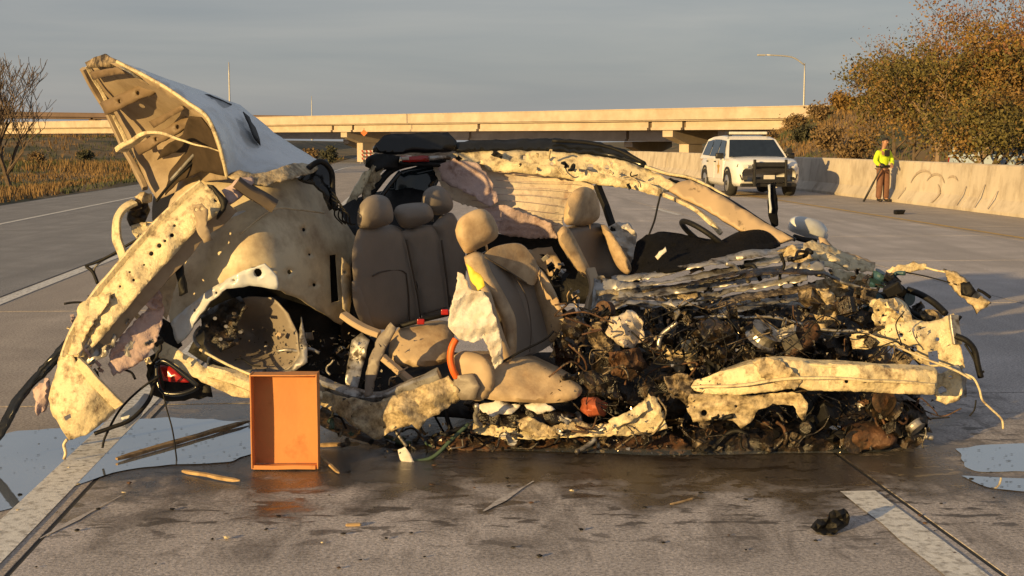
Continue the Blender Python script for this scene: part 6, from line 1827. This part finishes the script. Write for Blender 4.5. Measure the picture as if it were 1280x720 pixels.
# ------------------------------------------------------------------ loose small machinery and torn pieces
def piece(kind, c, size, mt, rg, parent=wreck):
    rot = Matrix.Rotation(rg.uniform(0, 6.28), 3, 'Z') @ Matrix.Rotation(rg.uniform(-1.2, 1.2), 3, 'X') @ Matrix.Rotation(rg.uniform(-1.2, 1.2), 3, 'Y')
    if kind == 'metal_shard':
        n = 5
        V, F = [], []
        a, b = size * rg.uniform(0.5, 1.0), size * rg.uniform(0.25, 0.7)
        sd = rg.uniform(0, 99)
        for i in range(n):
            for j in range(n):
                u, v = i / (n - 1) - .5, j / (n - 1) - .5
                e = 1 + 0.35 * noise.noise(Vector((u * 3, v * 3, sd)))
                p = Vector((u * a * e, v * b * e, 0.35 * size * noise.noise(Vector((u * 2.5, v * 2.5, sd + 4))) + 0.22 * size * abs(noise.noise(Vector((u * 5, v * 5, sd + 9))))))
                V.append(c + rot @ p)
        for i in range(n - 1):
            for j in range(n - 1):
                F.append((i * n + j, i * n + j + 1, (i + 1) * n + j + 1, (i + 1) * n + j))
        o = mesh_obj(kind, V, F, mt, parent)
        md = o.modifiers.new('thickness', 'SOLIDIFY'); md.thickness = 0.004
        return o
    if kind == 'hose':
        pts = [c]
        d = Vector((rg.uniform(-1, 1), rg.uniform(-.6, .3), rg.uniform(-1, 1))).normalized()
        for _ in range(4):
            d = (d + Vector((rg.uniform(-.8, .8), rg.uniform(-.4, .4), rg.uniform(-.9, .6)))).normalized()
            pts.append(pts[-1] + d * size * 0.6)
        for p in pts: p.z = max(p.z, 0.02)
        v, f = sweep_data(smooth_path(pts, 4), circle(rg.choice((0.004, 0.006, 0.009, 0.013)), 6))
        return mesh_obj(kind, v, f, mt, parent, True)
    if kind == 'housing':
        bm = bmesh.new()
        s3 = (size * rg.uniform(.4, .9), size * rg.uniform(.3, .6), size * rg.uniform(.3, .7))
        box_into(bm, c, s3, rot, bevel=min(s3) * 0.18)
        for v in bm.verts:
            v.co += Vector((noise.noise(v.co * 20), noise.noise(v.co * 20 + Vector((5, 0, 0))), noise.noise(v.co * 20 + Vector((0, 7, 0))))) * size * 0.15
        return bm_obj(kind, bm, mt, parent)
    if kind == 'pulley':
        ax = rot @ Vector((0, 1, 0)); r_ = size * 0.45
        pts = [c + ax * t for t in (-.18 * size, -.10 * size, 0, .10 * size, .18 * size)]
        v, f = sweep_data(pts, circle(1, 14), [r_, r_ * .82, r_ * .78, r_ * .82, r_])
        return mesh_obj(kind, v, f, mt, parent)
    if kind == 'coil_spring':
        ax = rot @ Vector((0, 0, 1)); s_ = rot @ Vector((1, 0, 0)); t_ = rot @ Vector((0, 1, 0))
        pts = [c + ax * (size * (k / 40 - .5)) + (s_ * math.cos(k * .75) + t_ * math.sin(k * .75)) * size * .22 for k in range(41)]
        v, f = sweep_data(pts, circle(size * 0.035, 5))
        return mesh_obj(kind, v, f, mt, parent, True)


def scatter(poly, d0, d1, count, smin, smax, kinds, mats, seed):
    rg = random.Random(seed)
    xs = [p[0] for p in poly]; ys = [p[1] for p in poly]
    k = 0
    while k < count:
        x, y = rg.uniform(min(xs), max(xs)), rg.uniform(min(ys), max(ys))
        if not inside(poly, x, y): continue
        c = P(x, y, rg.uniform(d0, d1))
        s = rg.uniform(smin, smax) if rg.random() < 0.75 else rg.uniform(smin, smin * 1.5)
        c.z = max(c.z, 0.25 * s)
        piece(rg.choice(kinds), c, s, M[rg.choice(mats)], rg)
        k += 1


K1 = ['metal_shard', 'metal_shard', 'hose', 'housing', 'metal_shard', 'pulley']
scatter([(700, 400), (760, 385), (880, 385), (1000, 370), (1090, 380), (1080, 440), (960, 448), (870, 470), (860, 530), (720, 530), (690, 470)], 6.8, 7.4, 150, 0.04, 0.16, K1, ['oily', 'oily', 'oily', 'oily', 'black', 'black', 'rust', 'black', 'grimier', 'aluminium', 'oily'], 301)
scatter([(1000, 500), (1160, 500), (1160, 560), (1090, 570), (1000, 565)], 6.6, 6.95, 42, 0.05, 0.13, K1, ['oily', 'oily', 'oily', 'black', 'black', 'grimier', 'steel', 'oily', 'rust'], 302)
scatter([(860, 520), (1000, 525), (1000, 566), (860, 566)], 6.6, 6.95, 34, 0.04, 0.12, K1, ['oily', 'oily', 'black', 'black', 'oily', 'grimier', 'rust'], 303)
scatter([(560, 520), (860, 530), (860, 568), (560, 566)], 6.62, 6.95, 46, 0.04, 0.11, ['metal_shard', 'hose', 'metal_shard', 'housing'], ['oily', 'oily', 'black', 'black', 'grimier', 'oily', 'steel'], 304)
scatter([(740, 350), (1000, 312), (1060, 330), (1040, 375), (860, 395), (750, 392)], 7.3, 7.7, 22, 0.05, 0.14, ['metal_shard', 'hose'], ['oily', 'black', 'oily', 'steel'], 305)
scatter([(1040, 340), (1110, 345), (1140, 380), (1190, 400), (1190, 450), (1100, 450), (1060, 400)], 6.9, 7.4, 34, 0.06, 0.16, K1, ['oily', 'black', 'black', 'teal', 'oily', 'grimier', 'oily'], 306)
scatter([(1070, 360), (1100, 340), (1130, 360), (1140, 376), (1080, 380)], 7.1, 7.5, 16, 0.06, 0.13, ['housing', 'hose', 'pulley'], ['black', 'teal', 'oily'], 307)
scatter([(240, 400), (440, 420), (470, 480), (400, 500), (300, 470)], 6.95, 7.3, 26, 0.04, 0.11, ['metal_shard', 'hose', 'housing'], ['black', 'oily', 'black', 'steel', 'trim'], 308)
scatter([(390, 500), (480, 545), (600, 540), (600, 566), (480, 566), (400, 545)], 6.6, 6.9, 26, 0.04, 0.10, ['metal_shard', 'hose', 'hose'], ['black', 'oily', 'grimier', 'green_wire', 'steel'], 309)
scatter([(650, 310), (700, 330), (740, 350), (740, 400), (700, 400), (690, 340)], 7.3, 7.9, 24, 0.04, 0.11, ['metal_shard', 'hose', 'housing'], ['black', 'oily', 'black', 'steel', 'trim'], 310)
scatter([(560, 192), (700, 192), (830, 226), (820, 240), (700, 218), (580, 204)], 8.2, 8.35, 12, 0.03, 0.07, ['metal_shard', 'metal_shard', 'hose'], ['rail', 'grimy', 'black', 'black', 'trim'], 311)
scatter([(85, 380), (140, 360), (200, 350), (205, 440), (150, 480), (90, 470)], 6.55, 6.8, 26, 0.03, 0.09, ['metal_shard', 'hose', 'metal_shard'], ['rail', 'black', 'pink', 'steel', 'black'], 312)
scatter([(480, 470), (600, 470), (700, 500), (600, 520), (480, 500)], 6.85, 7.2, 26, 0.04, 0.11, ['metal_shard', 'hose', 'housing'], ['black', 'oily', 'black', 'grimier', 'trim'], 314)
# two springs and a brake disc that can be told apart
rgp = random.Random(5)
piece('coil_spring', P(905, 420, 6.9), 0.22, M['oily'], rgp)
piece('coil_spring', P(1115, 525, 6.72), 0.18, M['rust'], rgp)
piece('pulley', P(1066, 552, 6.68), 0.13, M['oily'], rgp)
piece('pulley', P(955, 420, 6.88), 0.20, M['aluminium'], rgp)
# looping wires through the engine bay
rgw = random.Random(17)
for k in range(90):
    x0, y0 = rgw.uniform(690, 1150), rgw.uniform(380, 540)
    d = rgw.uniform(6.65, 7.1)
    pts = [(x0, y0, d)]
    for j in range(4):
        pts.append((pts[-1][0] + rgw.uniform(-30, 40), min(562, max(370, pts[-1][1] + rgw.uniform(-22, 30))), d + rgw.uniform(-.05, .05)))
    hose('wire', pts, rgw.choice((0.0025, 0.0035, 0.005)), M[rgw.choice(['black', 'black', 'oily', 'rust', 'grimier'])], wreck, 5, 5)
hose('green_cable', [(586, 530, 6.68), (566, 548, 6.62), (540, 572, 6.56), (510, 576, 6.54), (500, 566, 6.56)], 0.010, M['green_wire'], wreck)
panel('torn_rag', [(497, 562, 6.56), (506, 558, 6.55), (514, 570, 6.52), (520, 580, 6.49), (508, 582, 6.48), (500, 574, 6.52)], M['airbag'], wreck, step=4, cr=0.03, seed=220)

# tiny glittering fragments lodged everywhere in the crushed front
rg = random.Random(91)
V, F, MI = [], [], []
regs = [([(690, 390), (1090, 365), (1180, 430), (1160, 560), (700, 560), (680, 470)], 6.62, 7.25, 1700), ([(740, 345), (1040, 310), (1060, 370), (760, 395)], 7.1, 7.6, 60), ([(250, 400), (480, 420), (480, 550), (380, 540)], 6.7, 7.2, 350), ([(480, 530), (860, 530), (860, 575), (480, 575)], 6.55, 6.9, 250)]
for poly, d0, d1, cnt in regs:
    xs = [p[0] for p in poly]; ys = [p[1] for p in poly]
    k = 0
    while k < cnt:
        x, y = rg.uniform(min(xs), max(xs)), rg.uniform(min(ys), max(ys))
        if not inside(poly, x, y): continue
        c = P(x, y, rg.uniform(d0, d1))
        if c.z < 0.01: continue
        s = rg.uniform(0.004, 0.015)
        pts = [c + Vector((rg.uniform(-1, 1), rg.uniform(-1, 1), rg.uniform(-1, 1))) * s for _ in range(4)]
        o = len(V)
        V += pts
        F += [(o, o + 1, o + 2), (o, o + 2, o + 3), (o, o + 3, o + 1), (o + 1, o + 3, o + 2)]
        m_ = rg.choices((0, 1, 2, 3), (8, 1.6, 0.9, 0.5))[0]
        MI += [m_] * 4
        k += 1
o = mesh_obj('small_fragments', V, F, M['oily'], wreck)
for q in ('grimier', 'aluminium', 'grimy'): o.data.materials.append(M[q])
o.data.polygons.foreach_set('material_index', MI)
o['kind'] = 'stuff'
# ------------------------------------------------------------------ loose things on the road
# open cardboard box lying on its side, mouth towards the light
g = ground_pt(356, 588)
bw, bh, bd, th = 0.318, 0.455, 0.10, 0.006
box = empty('cardboard_box', (g.x, g.y, 0)); box.rotation_euler = (0, 0, R(1.5))
tag(box, 'open orange brown cardboard box standing on its side against the wreck', 'box')


def board(name, c, sz, parent=box):
    bm = bmesh.new(); box_into(bm, c, sz, bevel=0.0015)
    bmesh.ops.subdivide_edges(bm, edges=bm.edges[:], cuts=2, use_grid_fill=True)
    for v in bm.verts:
        v.co += Vector((0.004 * noise.noise(v.co * 7), 0.006 * noise.noise(v.co * 6 + Vector((4, 0, 0))), 0.003 * noise.noise(v.co * 8)))
    return bm_obj(name, bm, M['cardboard'], parent, local=True)


board('back_panel', (0, bd, bh / 2 + th), (bw - 2 * th, th, bh - 2 * th))
board('side_panel', (-bw / 2 + th / 2, bd / 2, bh / 2 + th), (th, bd, bh))
board('side_panel', (bw / 2 - th / 2, bd / 2, bh / 2 + th), (th, bd, bh))
board('top_panel', (0, bd / 2, bh + th / 2 - 0.002), (bw - 2 * th - 0.002, bd, th))
board('bottom_panel', (0, bd / 2, th * 1.2), (bw - 2 * th - 0.002, bd, th))
board('lip', (0.0, -0.005, 0.016), (bw * 0.92, th, 0.02))


def stick(a, b, r_, label, lift=0.0):
    A, B = ground_pt(*a), ground_pt(*b)
    A.z += r_ + 0.004; B.z += r_ + 0.004 + lift
    pts = [A.lerp(B, i / 10) for i in range(11)]
    for i, p in enumerate(pts):
        p += Vector((0, 0.01 * noise.noise(p * 5), 0.004 * noise.noise(p * 9)))
    v, f = sweep_data(pts, [(-r_, -r_ * .6), (r_, -r_ * .7), (r_ * .8, r_ * .6), (-r_ * .9, r_ * .7)], [0.6] + [1 + 0.2 * noise.noise(p * 20) for p in pts[1:-1]] + [0.35])
    return tag(mesh_obj('wood_splinter', v, f, M['wood']), label, 'wood splinter')


stick((146, 578), (312, 530), 0.013, 'long splintered wooden batten lying across the puddle beside the box')
stick((228, 592), (300, 605), 0.010, 'short pale wooden splinter lying in front of the box')
stick((398, 572), (424, 594), 0.007, 'thin pale splinter sticking out beside the foot of the box')
stick((398, 560), (450, 558), 0.010, 'pale broken stick lying under the crushed sill')
stick((838, 632), (868, 625), 0.004, 'tiny pale sliver lying on the bare concrete')
stick((432, 659), (452, 658), 0.006, 'tiny pale wood chip lying alone on the dark concrete')

# black crumpled piece of plastic
rg = random.Random(8)
pts = [(1014, 660), (1022, 650), (1034, 648), (1042, 638), (1054, 636), (1062, 644), (1060, 656), (1048, 664), (1034, 675), (1022, 668)]
A = [ground_pt(*q) for q in pts]
c0 = ground_pt(1036, 672)
xy, F, bnd = tri_region(pts, (), 5, 1.5, 77)
V = []
for (x, y), b in zip(xy, bnd):
    t = max(0.0, (676 - y) / 40.0)
    p = P(x, y, c0.y + 0.10 * t + 0.05 * crump(Vector((x * .07, y * .07, 1)), 3))
    p.z = max(0.004, p.z)
    V.append(p)
scrap = mesh_obj('plastic_scrap', V, F, M['black'])
scrap.modifiers.new('thickness', 'SOLIDIFY').thickness = 0.006
tag(scrap, 'crumpled black plastic scrap lying alone near the white dash line', 'scrap')

# glass and metal crumbs on the concrete, each lying on its own
rg = random.Random(44)
lb = {'black': 'small black crumb of trim lying on the road', 'rail': 'small pale chip of paint and metal lying on the road', 'rust': 'small brown crumb of metal lying on the road'}
for k in range(60):
    x = rg.uniform(20, 1270); y = rg.uniform(585, 715) if rg.random() < 0.8 else rg.uniform(500, 585)
    if 580 > y and 150 < x < 1190: y = rg.uniform(588, 640)
    p = ground_pt(x, y)
    s = rg.uniform(0.005, 0.013)
    mm = rg.choice(['black', 'black', 'black', 'rail', 'rust'])
    bm = bmesh.new()
    bmesh.ops.create_icosphere(bm, subdivisions=1, radius=s)
    for v in bm.verts:
        v.co = Vector((v.co.x * rg.uniform(.5, 1.6), v.co.y * rg.uniform(.5, 1.3), v.co.z * rg.uniform(.2, .6)))
    zmin = min(v.co.z for v in bm.verts)
    for v in bm.verts:
        v.co += Vector((p.x, p.y, 0.002 - zmin))
    tag(bm_obj('road_crumb', bm, M[mm]), lb[mm], 'debris crumb', 'crumbs of debris scattered on the road (%s)' % mm)
p = ground_pt(1124, 268)
bm = bmesh.new(); box_into(bm, (p.x, p.y, 0.05), (0.22, 0.14, 0.10), bevel=0.03)
for v in bm.verts: v.co += Vector((noise.noise(v.co * 9), noise.noise(v.co * 9 + Vector((3, 0, 0))), 0)) * 0.05
tag(bm_obj('debris_lump', bm, M['black']), 'dark lump of debris lying on the shoulder beside the yellow line', 'debris')
